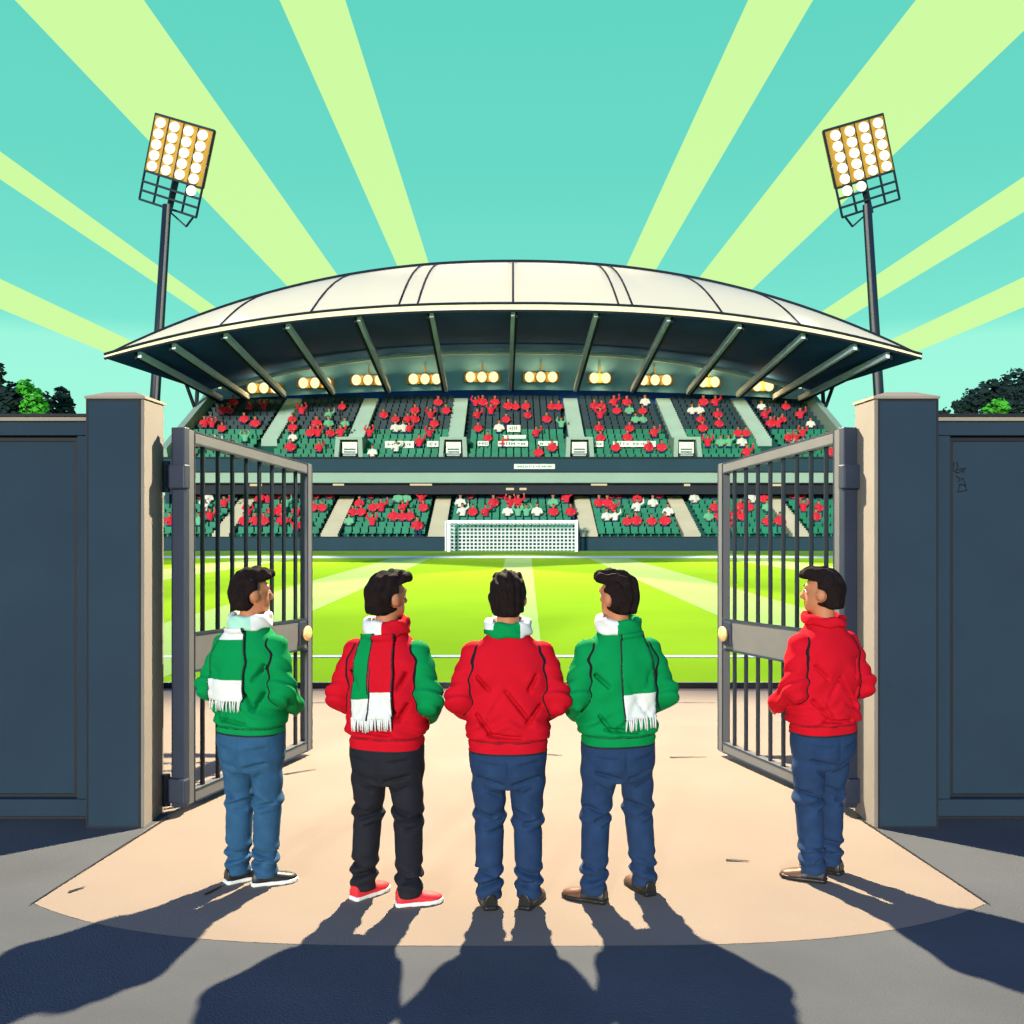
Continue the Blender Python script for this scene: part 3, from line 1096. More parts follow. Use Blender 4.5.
while z < gh:
    box(bm, gx0, gx1, gd - .03, gd + .03, z - .045, z + .045)
    for xx in (gx0, gx1):
        box(bm, xx - .02, xx + .02, 0.1, gd - .031, z - .03, z + .03)
    z += 0.24
obj('net', bm, M_NET, g)
tag(g, 'white football goal with net standing in front of the stand', 'goal')

# ------------------------------------------------------------------ banners on the stand
def tier_pt(px, py, upper=True, lift=0.0):
    """point on the raked tier seen at px,py"""
    d0, z0, d1, z1 = (U_D0, U_Z0, U_D1, U_Z1) if upper else (L_D0, L_Z0, L_D1, L_Z1)
    sl = (z1 - z0) / (d1 - d0)
    k = (520 - py) / 1000
    d = (z0 - sl * d0 + lift - CAM_H) / (k - sl)
    return W(px, py, d)


def banner(x0, x1, y0, y1, label, marks=0, d=None):
    a = tier_pt((x0 + x1) / 2, y1 + 2, True, 0.1)
    dd = (a.y - 0.5) if d is None else d
    A, B = W(x0, y1, dd), W(x1, y0, dd)
    root = empty('banner', (A.x, dd, A.z))
    wd, ht = B.x - A.x, B.z - A.z
    bm = NB(); box(bm, 0, wd, 0, 0.06, 0, ht, 0.015)
    obj('cloth', bm, M_BANNER, root)
    if marks:
        bm = NB()
        r_ = random.Random(int(x0))
        for k in range(marks):
            xx = wd * (0.08 + 0.84 * (k + .5) / marks)
            wdt = wd * 0.30 / marks
            h0 = ht * r_.uniform(.18, .35); h1 = ht * r_.uniform(.6, .82)
            if r_.random() < .75: box(bm, xx - wdt, xx - wdt * .4, -.012, -.002, h0, h1)
            if r_.random() < .6: box(bm, xx - wdt * .3, xx + wdt, -.014, -.002, ht * .45, ht * .58)
            if r_.random() < .5: box(bm, xx + wdt * .5, xx + wdt, -.018, -.002, h0, h1)
        obj('lettering', bm, M_SCRIB, root)
    if d is None:                       # two short poles down to the terrace
        bm = NB()
        for xx in (wd * .12, wd * .88): tube(bm, [(xx, .1, ht * .5), (xx, .1, -1.0)], .04, 6)
        obj('banner_pole', bm, M_POLE, root)
    tag(root, label, 'banner', 'banners hung in the stand')


banner(385, 414, 441, 448, 'wide pale lettered banner left of the second upper aisle from centre', 8)
banner(427, 438.5, 441, 447, 'small pale banner beside the aisle left of the middle block', 3)
banner(477.6, 488.7, 441, 446, 'small white banner in the left of the middle upper block', 3)
banner(498, 528, 441, 446.5, 'long white banner directly below the white board in the middle block', 5)
banner(538, 557.7, 441, 446, 'white banner at the right of the middle upper block', 4)
banner(589.5, 603.6, 441, 447, 'short pale banner just right of the aisle right of the middle block', 4)
banner(613, 656, 441, 447, 'longest pale lettered banner in the upper block right of centre', 11)
banner(503, 526, 435, 439, 'thin plain white board under the small screen in the upper tier')
banner(507, 520.5, 425, 432, 'small white screen with dark marks high in the middle upper block', 3)
banner(514, 555, 464, 469, 'lettered white strip sign on the dark upper tier fascia', 12, d=72.82)

# ------------------------------------------------------------------ spectators (about 290)
def fan_mesh(name, pose):
    fs = [s_loft([(-.05, .17, .15, 0, 0), (.3, .24, .16, 0, 0), (.55, .25, .15, 0, 0), (.68, .10, .10, 0, 0)]),
          s_cap((-.14, 0, 0), (-.14, -.32, -.02), .10, .085), s_cap((.14, 0, 0), (.14, -.32, -.02), .10, .085),
          s_cap((-.14, -.32, -.02), (-.14, -.34, -.40), .085, .07), s_cap((.14, -.32, -.02), (.14, -.34, -.40), .085, .07)]
    if pose == 0:
        arms = [((-.25, 0, .55), (-.36, -.05, .30), (-.22, -.2, .2)), ((.25, 0, .55), (.36, -.05, .30), (.22, -.2, .2))]
    elif pose == 1:
        arms = [((-.25, 0, .55), (-.42, -.08, .72), (-.30, -.05, 1.0)), ((.25, 0, .55), (.42, -.08, .72), (.30, -.05, 1.0))]
    else:
        arms = [((-.25, 0, .55), (-.36, -.05, .30), (-.2, -.22, .3)), ((.25, 0, .55), (.44, -.08, .68), (.42, -.05, .98))]
    for a, b, c in arms:
        fs += [s_cap(a, b, .085, .075), s_cap(b, c, .075, .055)]
    head = [s_cap((0, 0, .6), (0, 0, .74), .07, .07), s_ell((0, -.01, .86), (.115, .13, .15))]
    hands = [s_ell(a[2], (.065, .065, .075)) for a in arms]
    f = s_union(fs + head + hands, .04)
    v, q = sdf_mesh(f, (-.6, -.55, -.55), (.6, .3, 1.2), .05)
    c = v[q].mean(1)
    mi = np.zeros(len(q), int)
    mi[(c[:, 2] > .70) & (np.abs(c[:, 0]) < .14)] = 1
    mi[(c[:, 2] > .90) & (np.abs(c[:, 0]) < .14)] = 2
    mi[(c[:, 2] > .82) & (np.abs(c[:, 0]) < .14) & (c[:, 1] > .02)] = 2
    for a in arms:
        h_ = np.array(a[2])
        mi[np.linalg.norm(c - h_, axis=1) < .085] = 1
    mi[(c[:, 2] < .1) & (c[:, 1] < -.02)] = 3
    out_ = []
    for m in (M_FANR, M_FANW, M_FANG):
        me = bpy.data.meshes.new(name)
        me.from_pydata(v.tolist(), [], q.tolist())
        for mm in (m, M_SKIN, M_HAIR, M_JEAN): me.materials.append(mm)
        me.polygons.foreach_set('material_index', mi.astype(np.int32))
        me.polygons.foreach_set('use_smooth', [True] * len(q))
        out_.append(me)
    return out_


FANS = [fan_mesh('spectator', k) for k in range(3)]
used = set()


def block_name(x, aisles):
    names = ['far left block', 'left block', 'inner left block', 'middle block', 'inner right block', 'right block', 'far right block']
    return names[sum(x > a for a in aisles)]


def add_fan(tier, row, x, ci):
    d0, z0, d1, z1, n, aisles = (U_D0, U_Z0, U_D1, U_Z1, UN, UA) if tier else (L_D0, L_Z0, L_D1, L_Z1, LN, LA)
    if any(abs(x - a) < 1.0 for a in aisles): return False
    if tier and row < 4 and any(abs(x - a) < 1.6 for a in UA[1:5]): return False
    key = (tier, row, round(x / .56))
    if key in used: return False
    used.add(key)
    dd, dz = (d1 - d0) / n, (z1 - z0) / n
    o = bpy.data.objects.new('spectator', FANS[random.choice((0, 0, 0, 0, 1, 2))][ci])
    COL.objects.link(o)
    o.location = (x, d0 + (row + .55) * dd - .18, z0 + row * dz + .50)
    k = random.uniform(.86, 1.05)
    o.scale = (k, k, k)
    o.rotation_euler = (0, 0, random.uniform(-.35, .35))
    colr = ('red', 'white', 'pale green')[ci]
    tag(o, f'spectator in a {colr} top seated in the {"upper" if tier else "lower"} tier, {block_name(x, aisles)}', 'spectator',
        f'{colr} spectators, {"upper" if tier else "lower"} tier {block_name(x, aisles)}')
    return True


def crowd(tier, count, rows, wts, gap):
    """spread over the whole tier, never closer than the gap, now and then a pair"""
    placed, tries = [], 0
    while len(placed) < count and tries < 20000:
        tries += 1
        row = random.choices(rows, wts)[0]
        x = random.uniform(-24.3, 24.3)
        if not tier and -4.6 < x < 4.9 and row < 3: continue
        if any(abs(x - a) < gap * (1.3 if r != row else 1.0) and abs(r - row) < 2 for a, r in placed): continue
        ci = 0 if random.random() < .80 else random.choice((1, 2))
        if add_fan(tier, row, x, ci):
            placed.append((x, row))
            if random.random() < .25 and add_fan(tier, row, x + .6, ci): placed.append((x + .6, row))


crowd(1, 118, list(range(0, 12)), [2, 3, 3, 3, 4, 6, 6, 6, 6, 5, 4, 3], .78)
crowd(0, 108, list(range(0, 8)), [4, 6, 6, 6, 6, 5, 4, 2], .72)


# ------------------------------------------------------------------ trees behind the walls
def tree(x, y, h, blobs, label, seed, bright=False):
    """trunk, limbs and a crown of leaf clumps; blobs: (dx, dy, z, r)"""
    r_ = random.Random(seed)
    root = empty('tree', (x, y, 0))
    bm = NB()
    tube(bm, [(0, 0, 0), (.08, 0, h * .3), (0, .05, h * .62)], .2, 9, r2=.09)
    for dx, dy, z, r in blobs:
        tube(bm, [(0.03, 0, h * .4), (dx * .5, dy * .5, h * .4 + (z - h * .4) * .6), (dx, dy, z)], .09, 6, r2=.03)
    obj('trunk', bm, M_TRUNK, root, True)
    for nm, m, sel in (('crown', M_LEAFG if bright else M_LEAFD, 0),):
        verts, faces = [], []
        for dx, dy, z, r in blobs:
            n = int(900 * (r / .8) ** 2)
            for k in range(n):
                dv_ = Vector((r_.gauss(0, 1), r_.gauss(0, 1), r_.gauss(0, 1))).normalized()
                lump = 1 + .13 * math.sin(dv_.x * 6 + seed) * math.cos(dv_.z * 7 + dx * 5) + .07 * math.sin(dv_.z * 13 + dv_.y * 9)
                p = Vector((dx, dy, z)) + dv_ * r * lump * (r_.uniform(.35, 1.0) ** .35)
                nn = (dv_ + Vector((r_.gauss(0, .6), r_.gauss(0, .6), r_.gauss(0, .6)))).normalized()
                t1 = nn.cross(Vector((0, 0, 1))); t1 = t1.normalized() if t1.length > 1e-3 else Vector((1, 0, 0))
                t2 = nn.cross(t1)
                sz = r_.uniform(.06, .13)
                i0 = len(verts)
                verts += [p - t1 * sz, p + t2 * sz * .6 + nn * .02, p + t1 * sz, p - t2 * sz * .6 + nn * .02]
                faces.append((i0, i0 + 1, i0 + 2, i0 + 3))
        raw(nm, verts, faces, m, root)
    tag(root, label, 'tree', 'trees behind the boundary walls')


D = 26.0


def T(px, py, dy=0): v = W(px, py, D + dy); return v.x, v.z


def mk_tree(base_px, blobs_px, label, seed, bright=False, dy=0):
    bx, _ = T(base_px, 400, dy)
    bl = []
    for px, py, rpx in blobs_px:
        x_, z_ = T(px, py, dy)
        bl.append((x_ - bx, random.Random(seed + px).uniform(-.3, .3), z_, rpx * D / 1000))
    tree(bx, D + dy, max(b[2] for b in bl), bl, label, seed, bright)


mk_tree(10, [(8, 405, 17), (18, 398, 15), (-8, 400, 16), (24, 412, 16), (10, 418, 18)], 'dark leafy tree at the left edge behind the wall', 3)
mk_tree(36, [(25, 387, 8), (32, 398, 9), (37, 405, 8), (28, 408, 8)], 'bright green leafy tree between two dark trees, left wall', 5, True, dy=-1.4)
mk_tree(58, [(60, 394, 8), (59, 404, 11), (50, 410, 10), (66, 412, 9), (50, 396, 3)], 'dark slender tree nearest the left gate pillar', 9)
mk_tree(2, [(-2, 370, 6), (-10, 378, 8)], 'tall dark treetop cut by the left picture edge', 12)
mk_tree(1012, [(1018, 384, 15), (1008, 396, 15), (990, 392, 12), (1000, 404, 16), (1022, 402, 18)], 'largest dark tree at the right edge behind the wall', 21)
mk_tree(995, [(994, 406, 6), (1004, 409, 5), (987, 411, 5)], 'small bright green bush in front of dark trees, right wall', 25, True, dy=-1.6)
mk_tree(965, [(973, 400, 11), (960, 408, 10), (982, 404, 12), (950, 413, 6)], 'dark spreading tree nearest the right gate pillar', 31)


CREASES = [(.0, 1.17, .12, 1.00), (-.15, 1.03, -.085, .94), (.16, 1.10, .10, 1.0), (-.16, 1.24, -.10, 1.17), (.15, 1.26, .11, 1.17),
           (-.11, .945, .07, .925)]
for m_ in (M_RED, M_GREEN):                # dark stitched armhole seam of the jackets, where the mesh carries one
    nt_ = m_.node_tree
    a_ = nt_.nodes.new('ShaderNodeAttribute'); a_.attribute_name = 'seam'
    g_ = nt_.nodes.new('ShaderNodeMath'); g_.operation = 'GREATER_THAN'; g_.inputs[1].default_value = .74
    x_ = nt_.nodes.new('ShaderNodeMix'); x_.data_type = 'RGBA'
    b_ = nt_.nodes['Principled BSDF'].inputs['Base Color']
    src_ = b_.links[0].from_socket
    nt_.links.new(a_.outputs['Fac'], g_.inputs[0]); nt_.links.new(g_.outputs[0], x_.inputs['Factor'])
    nt_.links.new(src_, x_.inputs['A']); x_.inputs['B'].default_value = (.012, .01, .014, 1)
    nt_.links.new(x_.outputs['Result'], b_)


# ------------------------------------------------------------------ the five supporters
def person(spec):
    root = empty('person', spec['loc'], spec['yaw'])
    k = spec.get('scale', 1.0)
    root.scale = (k, k, k)
    hy = spec['head_yaw']
    seed = spec['seed']
    r_ = np.random.default_rng(seed)
    ph = r_.uniform(0, 6, 12)
    tw = spec.get('wide', 1.0)
    # ---------------- skeleton
    sh = [(s * .172 * tw, -.005, 1.335) for s in (-1, 1)]
    el = [spec['elbows'][0], spec['elbows'][1]]
    wr_ = [spec['wrists'][0], spec['wrists'][1]]
    hip = [(s * .098, 0, .82) for s in (-1, 1)]
    ft = spec['feet']                     # (x, y, yaw) of each ankle
    kn = [((hip[i][0] + ft[i][0]) / 2 + spec.get('knee_dx', (0, 0))[i], (ft[i][1]) / 2 + .025, .47) for i in (0, 1)]
    an = [(ft[i][0], ft[i][1], .10) for i in (0, 1)]
    # ---------------- body (one continuous mesh)
    hd = [s_ell((0, 0, 1.652), (.082, .098, .112)), s_ell((0, .035, 1.585), (.062, .066, .066)),
          s_ell((0, .075, 1.552), (.03, .026, .022)),
          s_cap((0, .098, 1.655), (0, .116, 1.617), .011, .018),
          s_cap((-.045, .082, 1.672), (.045, .082, 1.672), .016, .016)]
    hd = s_union(hd, .02)
    ears = s_union([s_ell((-.086, -.004, 1.63), (.016, .028, .036)), s_ell((.086, -.004, 1.63), (.016, .028, .036))], 0)
    lips = s_cap((-.02, .098, 1.578), (.02, .098, 1.578), .009, .009)

    def head(X, Y, Z):
        d = smin(hd(X, Y, Z), ears(X, Y, Z), .006)
        d = smin(d, lips(X, Y, Z), .006)
        for sx in (-1, 1):                # eye sockets
            d = smax(d, -(np.sqrt((X - sx * .034) ** 2 + (Y - .103) ** 2 + (Z - 1.65) ** 2) - .016), .012)
        return d
    headr = s_rotz(head, hy)
    parts = [s_cap((0, -.012, 1.42), (0, -.002, 1.57), .062, .058),
             s_loft([(.80, .15, .10, 0, 0), (1.0, .14, .10, 0, 0), (1.3, .18, .11, 0, 0), (1.42, .10, .08, 0, 0), (1.46, .05, .05, 0, 0)]),
             s_ell((0, 0, .84), (.16, .11, .12))]
    for i in (0, 1):
        parts += [s_cap(sh[i], el[i], .05, .042), s_cap(el[i], wr_[i], .042, .028),
                  s_cap(hip[i], kn[i], .072, .043), s_cap(kn[i], an[i], .043, .034)]
        c_, s_ = math.cos(ft[i][2]), math.sin(ft[i][2])
        parts.append(s_cap((an[i][0], an[i][1], .055), (an[i][0] - s_ * .10, an[i][1] + c_ * .10, .036), .034, .016))
    limbs = s_union(parts, .03)
    hands = []
    for i, s in ((0, -1), (1, 1)):
        wv = np.array(wr_[i]); ev = np.array(el[i])
        fwd = (wv - ev) / np.linalg.norm(wv - ev)
        inn = np.array((-s, 0, 0.0)); inn = inn - fwd * (inn @ fwd); inn /= np.linalg.norm(inn)
        up = np.cross(fwd, inn) * s * -1
        if up[2] < 0: up = -up
        pc = wv + fwd * .055
        hands.append(s_cap(wv, pc, .028, .03))
        hands.append(s_cap(pc - up * .018, pc + up * .018, .022, .022))
        for q, (o_, ln) in enumerate(((.027, .036), (.009, .042), (-.009, .039), (-.027, .030))):
            b0 = pc + up * o_ + fwd * .015
            b1 = b0 + fwd * ln + inn * .006
            b2 = b1 + fwd * ln * .6 + inn * .022
            hands += [s_cap(b0, b1, .0088, .0082), s_cap(b1, b2, .0082, .007)]
        t0 = pc - fwd * .025 + up * .024
        t1 = t0 + up * .022 + fwd * .03 + inn * .012
        hands += [s_cap(t0, t1, .011, .009), s_cap(t1, t1 + fwd * .026 + inn * .008, .009, .0075)]
    handf = s_union(hands, .005)

    def body(X, Y, Z):
        return smin(smin(limbs(X, Y, Z), headr(X, Y, Z), .018), handf(X, Y, Z), .008)
    bo = sdf_obj('body', body, (-.48, -.34, .0), (.48, .42, 1.80), .0095, M_SKIN, root)
    Rh = Matrix.Rotation(hy, 3, 'Z')
    for sx in (-1, 1):
        bm = NB()
        bmesh.ops.create_uvsphere(bm, u_segments=12, v_segments=8, radius=.0125)
        for f in bm.faces:
            c = f.calc_center_median()
            f.material_index = 1 if c.y > .008 else 0
        e = obj('eye', bm, [M_EYE, M_PUPIL], bo, True)
        e.location = Rh @ Vector((sx * .034, .087, 1.65))
        e.rotation_euler = (0, 0, hy)
        bm = NB()
        tube(bm, [(sx * .016, .101, 1.676), (sx * .034, .099, 1.682), (sx * .052, .086, 1.676)], .0055, 6)
        e = obj('eyebrow', bm, M_HAIR, bo, True)
        e.rotation_euler = (0, 0, hy)

    # ---------------- hair
    def hair0(X, Y, Z):
        wob = .006 * np.sin(85 * X + 25 * Z + ph[0]) * np.sin(35 * Z + 45 * Y + ph[1]) + .004 * np.sin(150 * X + 60 * Y + ph[2])
        d = s_ell((0, -.006, 1.662), (.104, .116, .124))(X, Y, Z) + wob
        qx = spec.get('quiff', .0)
        d = smin(d, s_ell((qx, .062, 1.745), (.078, .062, .042))(X, Y, Z) + wob, .03)
        d = smin(d, s_ell((0, -.05, 1.605), (.084, .064, .095))(X, Y, Z) + wob, .02)
        face = np.minimum(np.minimum(Y - .036 + .25 * np.abs(X), 1.712 - Z + .15 * (Y - .05)), 1e3)
        d = smax(d, face, .012)
        lowc = (1.548 + .35 * np.clip(Y + .05, 0, 1) * 1.0) - Z
        d = smax(d, lowc, .012)
        e = np.minimum(np.sqrt((X - .095) ** 2 + (Y - .002) ** 2 + (Z - 1.622) ** 2), np.sqrt((X + .095) ** 2 + (Y - .002) ** 2 + (Z - 1.622) ** 2))
        return smax(d, -(e - .043), .006)
    sdf_obj('hair', s_rotz(hair0, hy), (-.17, -.17, 1.5), (.17, .17, 1.82), .0062, M_HAIR, root)

    # ---------------- jacket
    lean = spec.get('lean', 0.0)
    tor = s_loft([(.80, .198 * tw, .142, 0, 0), (.885, .206 * tw, .148, 0, 0), (.915, .222 * tw, .163, 0, 0), (.98, .222 * tw, .160, 0, 0),
                  (1.08, .214 * tw, .150, 0, 0), (1.22, .222 * tw, .152, 0, -.004), (1.31, .215 * tw, .142, 0, -.006),
                  (1.385, .176 * tw, .118, 0, -.006), (1.44, .118, .098, 0, -.006), (1.49, .088, .084, 0, -.006)], 2.35)
    arms = []
    for i in (0, 1):
        arms += [s_cap(sh[i], el[i], .078, .07), s_cap(el[i], wr_[i], .073, .056)]

    creases = [(c[0] + r_.uniform(-.012, .012), c[1] + r_.uniform(-.015, .015), c[2], c[3], .036, .0095) for c in spec.get('creases', CREASES)]

    def jacket(X, Y, Z, want=False):
        t = tor(X, Y, Z)
        # folds: slanting pulls over the back, gathered above the hem, compressed at the elbows
        g1 = np.exp(-((Z - .97) / .07) ** 2)
        t = t + g1 * .012 * np.sin(46 * X + 60 * (Z - .9) * np.sign(X) + ph[3]) * np.sin(26 * Z + ph[4])
        t = t + .010 * np.sin(30 * (Z + .75 * np.abs(X)) + ph[5]) * np.exp(-((np.abs(X) - .13) / .09) ** 2) * np.exp(-((Z - 1.18) / .16) ** 2)
        t = t + .011 * np.exp(-((X - .06 * np.sin(ph[6]) - .55 * (Z - 1.1)) / .016) ** 2) * np.exp(-((Z - 1.08) / .10) ** 2)
        t = t + .011 * np.exp(-((X + .07 + .6 * (Z - .98)) / .016) ** 2) * np.exp(-((Z - .98) / .06) ** 2)
        t = t + .013 * np.exp(-((Z - .897) / .009) ** 2)                 # seam above the waistband
        a = None
        for i in (0, 1):
            e = np.array(el[i])
            b = smin(arms[2 * i](X, Y, Z), arms[2 * i + 1](X, Y, Z), .03)
            de = np.sqrt((X - e[0]) ** 2 + (Y - e[1]) ** 2 + (Z - e[2]) ** 2)
            b = b + .011 * np.sin(75 * (Z + .8 * Y) + ph[7 + i]) * np.exp(-(de / .13) ** 2)
            b = b + .006 * np.sin(48 * (Z - .3 * X) + ph[9]) * np.exp(-((de - .2) / .1) ** 2)
            a = b if a is None else np.minimum(a, b)
        for (xa, za, xb, zb, dp, wd_) in creases:          # sharp pulls in the cloth of the back
            ll = (xb - xa) ** 2 + (zb - za) ** 2
            tt = np.clip(((X - xa) * (xb - xa) + (Z - za) * (zb - za)) / ll, 0, 1)
            dd = np.sqrt((X - xa - (xb - xa) * tt) ** 2 + (Z - za - (zb - za) * tt) ** 2)
            t = t + dp * np.exp(-(dd / wd_) ** 2) * (1 - .6 * np.abs(tt - .5)) * (Y < .02)
        if want: return t - a
        d = smin(t, a, .009)
        return np.maximum(d, spec.get('hem', .83) - Z)
    mats = spec['jacket_mats']
    mf = (lambda X, Y, Z: ((jacket(X, Y, Z, True) > 0) & (X > .05)).astype(int)) if spec.get('odd_sleeve') else None
    ja = sdf_obj('jacket', jacket, (-.42, -.30, .78), (.42, .36, 1.56), .0072, mats, root, mf)
    jv = np.empty(len(ja.data.vertices) * 3); ja.data.vertices.foreach_get('co', jv); jv = jv.reshape(-1, 3)
    ta = np.abs(jacket(jv[:, 0], jv[:, 1], jv[:, 2], True))
    at_ = ja.data.attributes.new('seam', 'FLOAT', 'POINT')
    at_.data.foreach_set('value', (np.clip(1 - ta / .02, 0, 1) * (jv[:, 2] < 1.40) * (jv[:, 2] > 1.02)).astype(np.float32))
    if spec.get('jacket_label'): ja['label'] = spec['jacket_label']

    # dark piping along the hem and the top of the waistband
    th_ = np.linspace(0, 2 * PI, 49)[:-1]
    rs_ = np.linspace(.10, .32, 221)
    for zz in (spec.get('hem', .83) + .006, .897):
        D_ = jacket(np.cos(th_)[:, None] * rs_, np.sin(th_)[:, None] * rs_, np.full((48, 221), zz))
        ro = rs_[np.argmax(D_ > 0, 1)]
        bm = NB()
        pts_ = [(math.cos(t_) * (q_ - .002), math.sin(t_) * (q_ - .002), zz) for t_, q_ in zip(th_, ro)]
        tube(bm, pts_ + pts_[:1], .0052, 6, caps=False)
        obj('piping', bm, M_BLACK, ja, True)

    tcre = [(-.15, .705, -.03, .672, .026), (.15, .705, .03, .672, .026), (-.155, .79, -.055, .775, .012), (.055, .775, .155, .79, .012)]
    for i, s_g in ((0, -1), (1, 1)):
        kx, ax_ = kn[i][0], an[i][0]
        tcre += [(kx - .07, .52, kx + .02, .485, .024), (kx + .07, .475, kx - .02, .445, .024), (kx + .065, .42, kx + .01, .405, .016),
                 (ax_ - .06, .205, ax_ + .03, .18, .022), (ax_ + .06, .155, ax_ - .03, .13, .022), (kx + s_g * .02, .64, kx - s_g * .05, .60, .016)]

    # ---------------- trousers
    def trousers(X, Y, Z):
        d = s_loft([(.64, .12, .10, 0, 0), (.72, .186, .135, 0, -.004), (.80, .192, .138, 0, -.006), (.90, .185, .13, 0, 0)], 2.3)(X, Y, Z)
        legs = None
        for i in (0, 1):
            l1 = s_cap(hip[i], kn[i], .108, .079)(X, Y, Z)
            l2 = s_cap(kn[i], (an[i][0], an[i][1], .075), .079, .069)(X, Y, Z)
            l = smin(l1, l2, .03)
            s = (-1, 1)[i]
            l = l + .012 * np.sin(85 * (Z + .35 * s * (X - an[i][0])) + ph[i]) * np.exp(-((Z - .15) / .075) ** 2)
            l = l + .009 * np.sin(70 * (Z + .45 * s * (X - kn[i][0])) + ph[2 + i]) * np.exp(-((Z - .47) / .06) ** 2)
            l = l + .007 * np.sin(38 * (Z - .5 * s * X) + ph[4 + i]) * np.exp(-((Z - .68) / .1) ** 2)
            legs = l if legs is None else smin(legs, l, .008)
        d = smin(d, legs, .025)
        for (xa, za, xb, zb, dp) in tcre:
            ll = (xb - xa) ** 2 + (zb - za) ** 2
            tt = np.clip(((X - xa) * (xb - xa) + (Z - za) * (zb - za)) / ll, 0, 1)
            dd = np.sqrt((X - xa - (xb - xa) * tt) ** 2 + (Z - za - (zb - za) * tt) ** 2)
            d = d + dp * np.exp(-(dd / .009) ** 2) * (1 - .6 * np.abs(tt - .5)) * (Y < .03)
        d = d + .010 * np.exp(-(X / .006) ** 2) * (Y < 0) * np.exp(-((Z - .76) / .06) ** 2)      # seat seam
        return np.maximum(d, .048 - Z)
    sdf_obj('trousers', trousers, (-.34, -.22, .03), (.34, .24, .91), .0075, spec['trousers'], root)

    # ---------------- shoes
    for i in (0, 1):
        def shoe(X, Y, Z):
            K = np.array([(-.085, .036, .085), (-.05, .043, .098), (.03, .044, .088), (.09, .049, .066), (.15, .048, .056), (.19, .036, .046), (.212, .016, .036)])
            a = np.interp(Y, K[:, 0], K[:, 1]); h = np.interp(Y, K[:, 0], K[:, 2])
            q = ((np.abs(X) / a) ** 2.4 + (np.maximum(Z - .018, 0) / (h - .018)) ** 2.4) ** (1 / 2.4)
            d = (q - 1) * .036
            d = np.maximum(d, np.maximum(-.085 - Y, Y - .214))
            return np.maximum(d, .018 - Z)

        def sole(X, Y, Z):
            K = np.array([(-.094, .030), (-.075, .042), (.03, .047), (.10, .053), (.16, .051), (.20, .036), (.222, .012)])
            a = np.interp(Y, K[:, 0], K[:, 1])
            d = np.abs(X) - a
            d = np.maximum(d, np.maximum(-.094 - Y, Y - .222))
            return np.maximum(d, np.maximum(.003 - Z, Z - .026))
        so = sdf_obj('shoe', shoe, (-.08, -.12, -.01), (.08, .25, .13), .007, spec['shoes'], root,
                     (lambda X, Y, Z: (Y > .075).astype(int)) if len(spec['shoes']) > 1 else None)
        so.scale = (.96, .84, 1.0)
        so.location = (ft[i][0], ft[i][1], 0)
        so.rotation_euler = (0, 0, ft[i][2])
        sdf_obj('sole', sole, (-.08, -.12, -.015), (.08, .25, .05), .006, spec['sole'], so)

    # ---------------- scarf or collar round the neck
    def ring(z0, tilt, R1, R2, th_, hgt):
        def f(X, Y, Z):
            zc = z0 + tilt * Y
            flare = 1 + .9 * (zc - Z)
            q = np.sqrt((X / (R1 * flare)) ** 2 + ((Y + .006) / (R2 * flare)) ** 2)
            d1 = np.abs(q - 1) * min(R1, R2) - th_
            d2 = np.abs(Z - zc) - hgt
            return smax(d1, d2, .02)
        return f
    col = spec['neck']
    rr = ring(1.492, .12, .106, .102, .021, col['h'] + .006)

    def neck_fold(X, Y, Z):
        an_ = np.arctan2(X, -Y)
        return rr(X, Y, Z) + .0035 * np.sin(6 * an_ + 70 * Z + ph[8])
    sc = sdf_obj(col['name'], neck_fold, (-.19, -.19, 1.38), (.19, .19, 1.58), .007, col['mats'], root, col.get('split'))
    # ---------------- hanging tails following the back of the jacket
    for tl in spec.get('tails', []):
        nu, nv = 12, 44
        zt, zb_ = tl['z']
        V0, mi = [], []
        us = np.linspace(-.5, .5, nu + 1); vs = np.linspace(0, 1, nv + 1)
        U_, V_ = np.meshgrid(us, vs, indexing='ij')
        cx = tl['x'][0] + (tl['x'][1] - tl['x'][0]) * V_ ** .8
        wd = tl['w'][0] + (tl['w'][1] - tl['w'][0]) * np.clip(V_ * 2.2, 0, 1)
        Xs = cx + U_ * wd
        Zs = zt + (zb_ - zt) * V_ + .01 * U_
        ys = np.linspace(-.34, .06, 161)
        XX = np.repeat(Xs[:, :, None], 161, 2); ZZ = np.repeat(Zs[:, :, None], 161, 2)
        YY = np.broadcast_to(ys, XX.shape)
        D_ = np.minimum(jacket(XX, YY, ZZ), rr(XX, YY, ZZ))
        hit = D_ < tl.get('off', .011)
        first = np.argmax(hit, 2)
        Ys = ys[first] - .004
        ok_ = hit.any(2)
        for j in range(nv - 1, -1, -1):                 # above the shoulder line the cloth leans on to the neck
            Ys[:, j] = np.where(ok_[:, j], Ys[:, j], Ys[:, min(j + 1, nv)] + .008)
        # never dips inwards below: cloth hangs straight once past the fullest point
        for j in range(1, nv + 1):
            Ys[:, j] = np.where(Zs[:, j] < 1.3, np.minimum(Ys[:, j], Ys[:, j - 1] + .004), Ys[:, j])
        Ys = Ys + .005 * np.sin(U_ * 9 + V_ * 3 + ph[10]) * V_
        n1 = (nu + 1) * (nv + 1)
        outer = np.stack([Xs, Ys - .006, Zs], -1).reshape(-1, 3)
        inner = np.stack([Xs, Ys + .006, Zs], -1).reshape(-1, 3)
        idx = lambda i, j: i * (nv + 1) + j
        F = []
        vcol = lambda j: tl['bands'][sum((j + .5) / nv > b for b in tl['cuts'])]
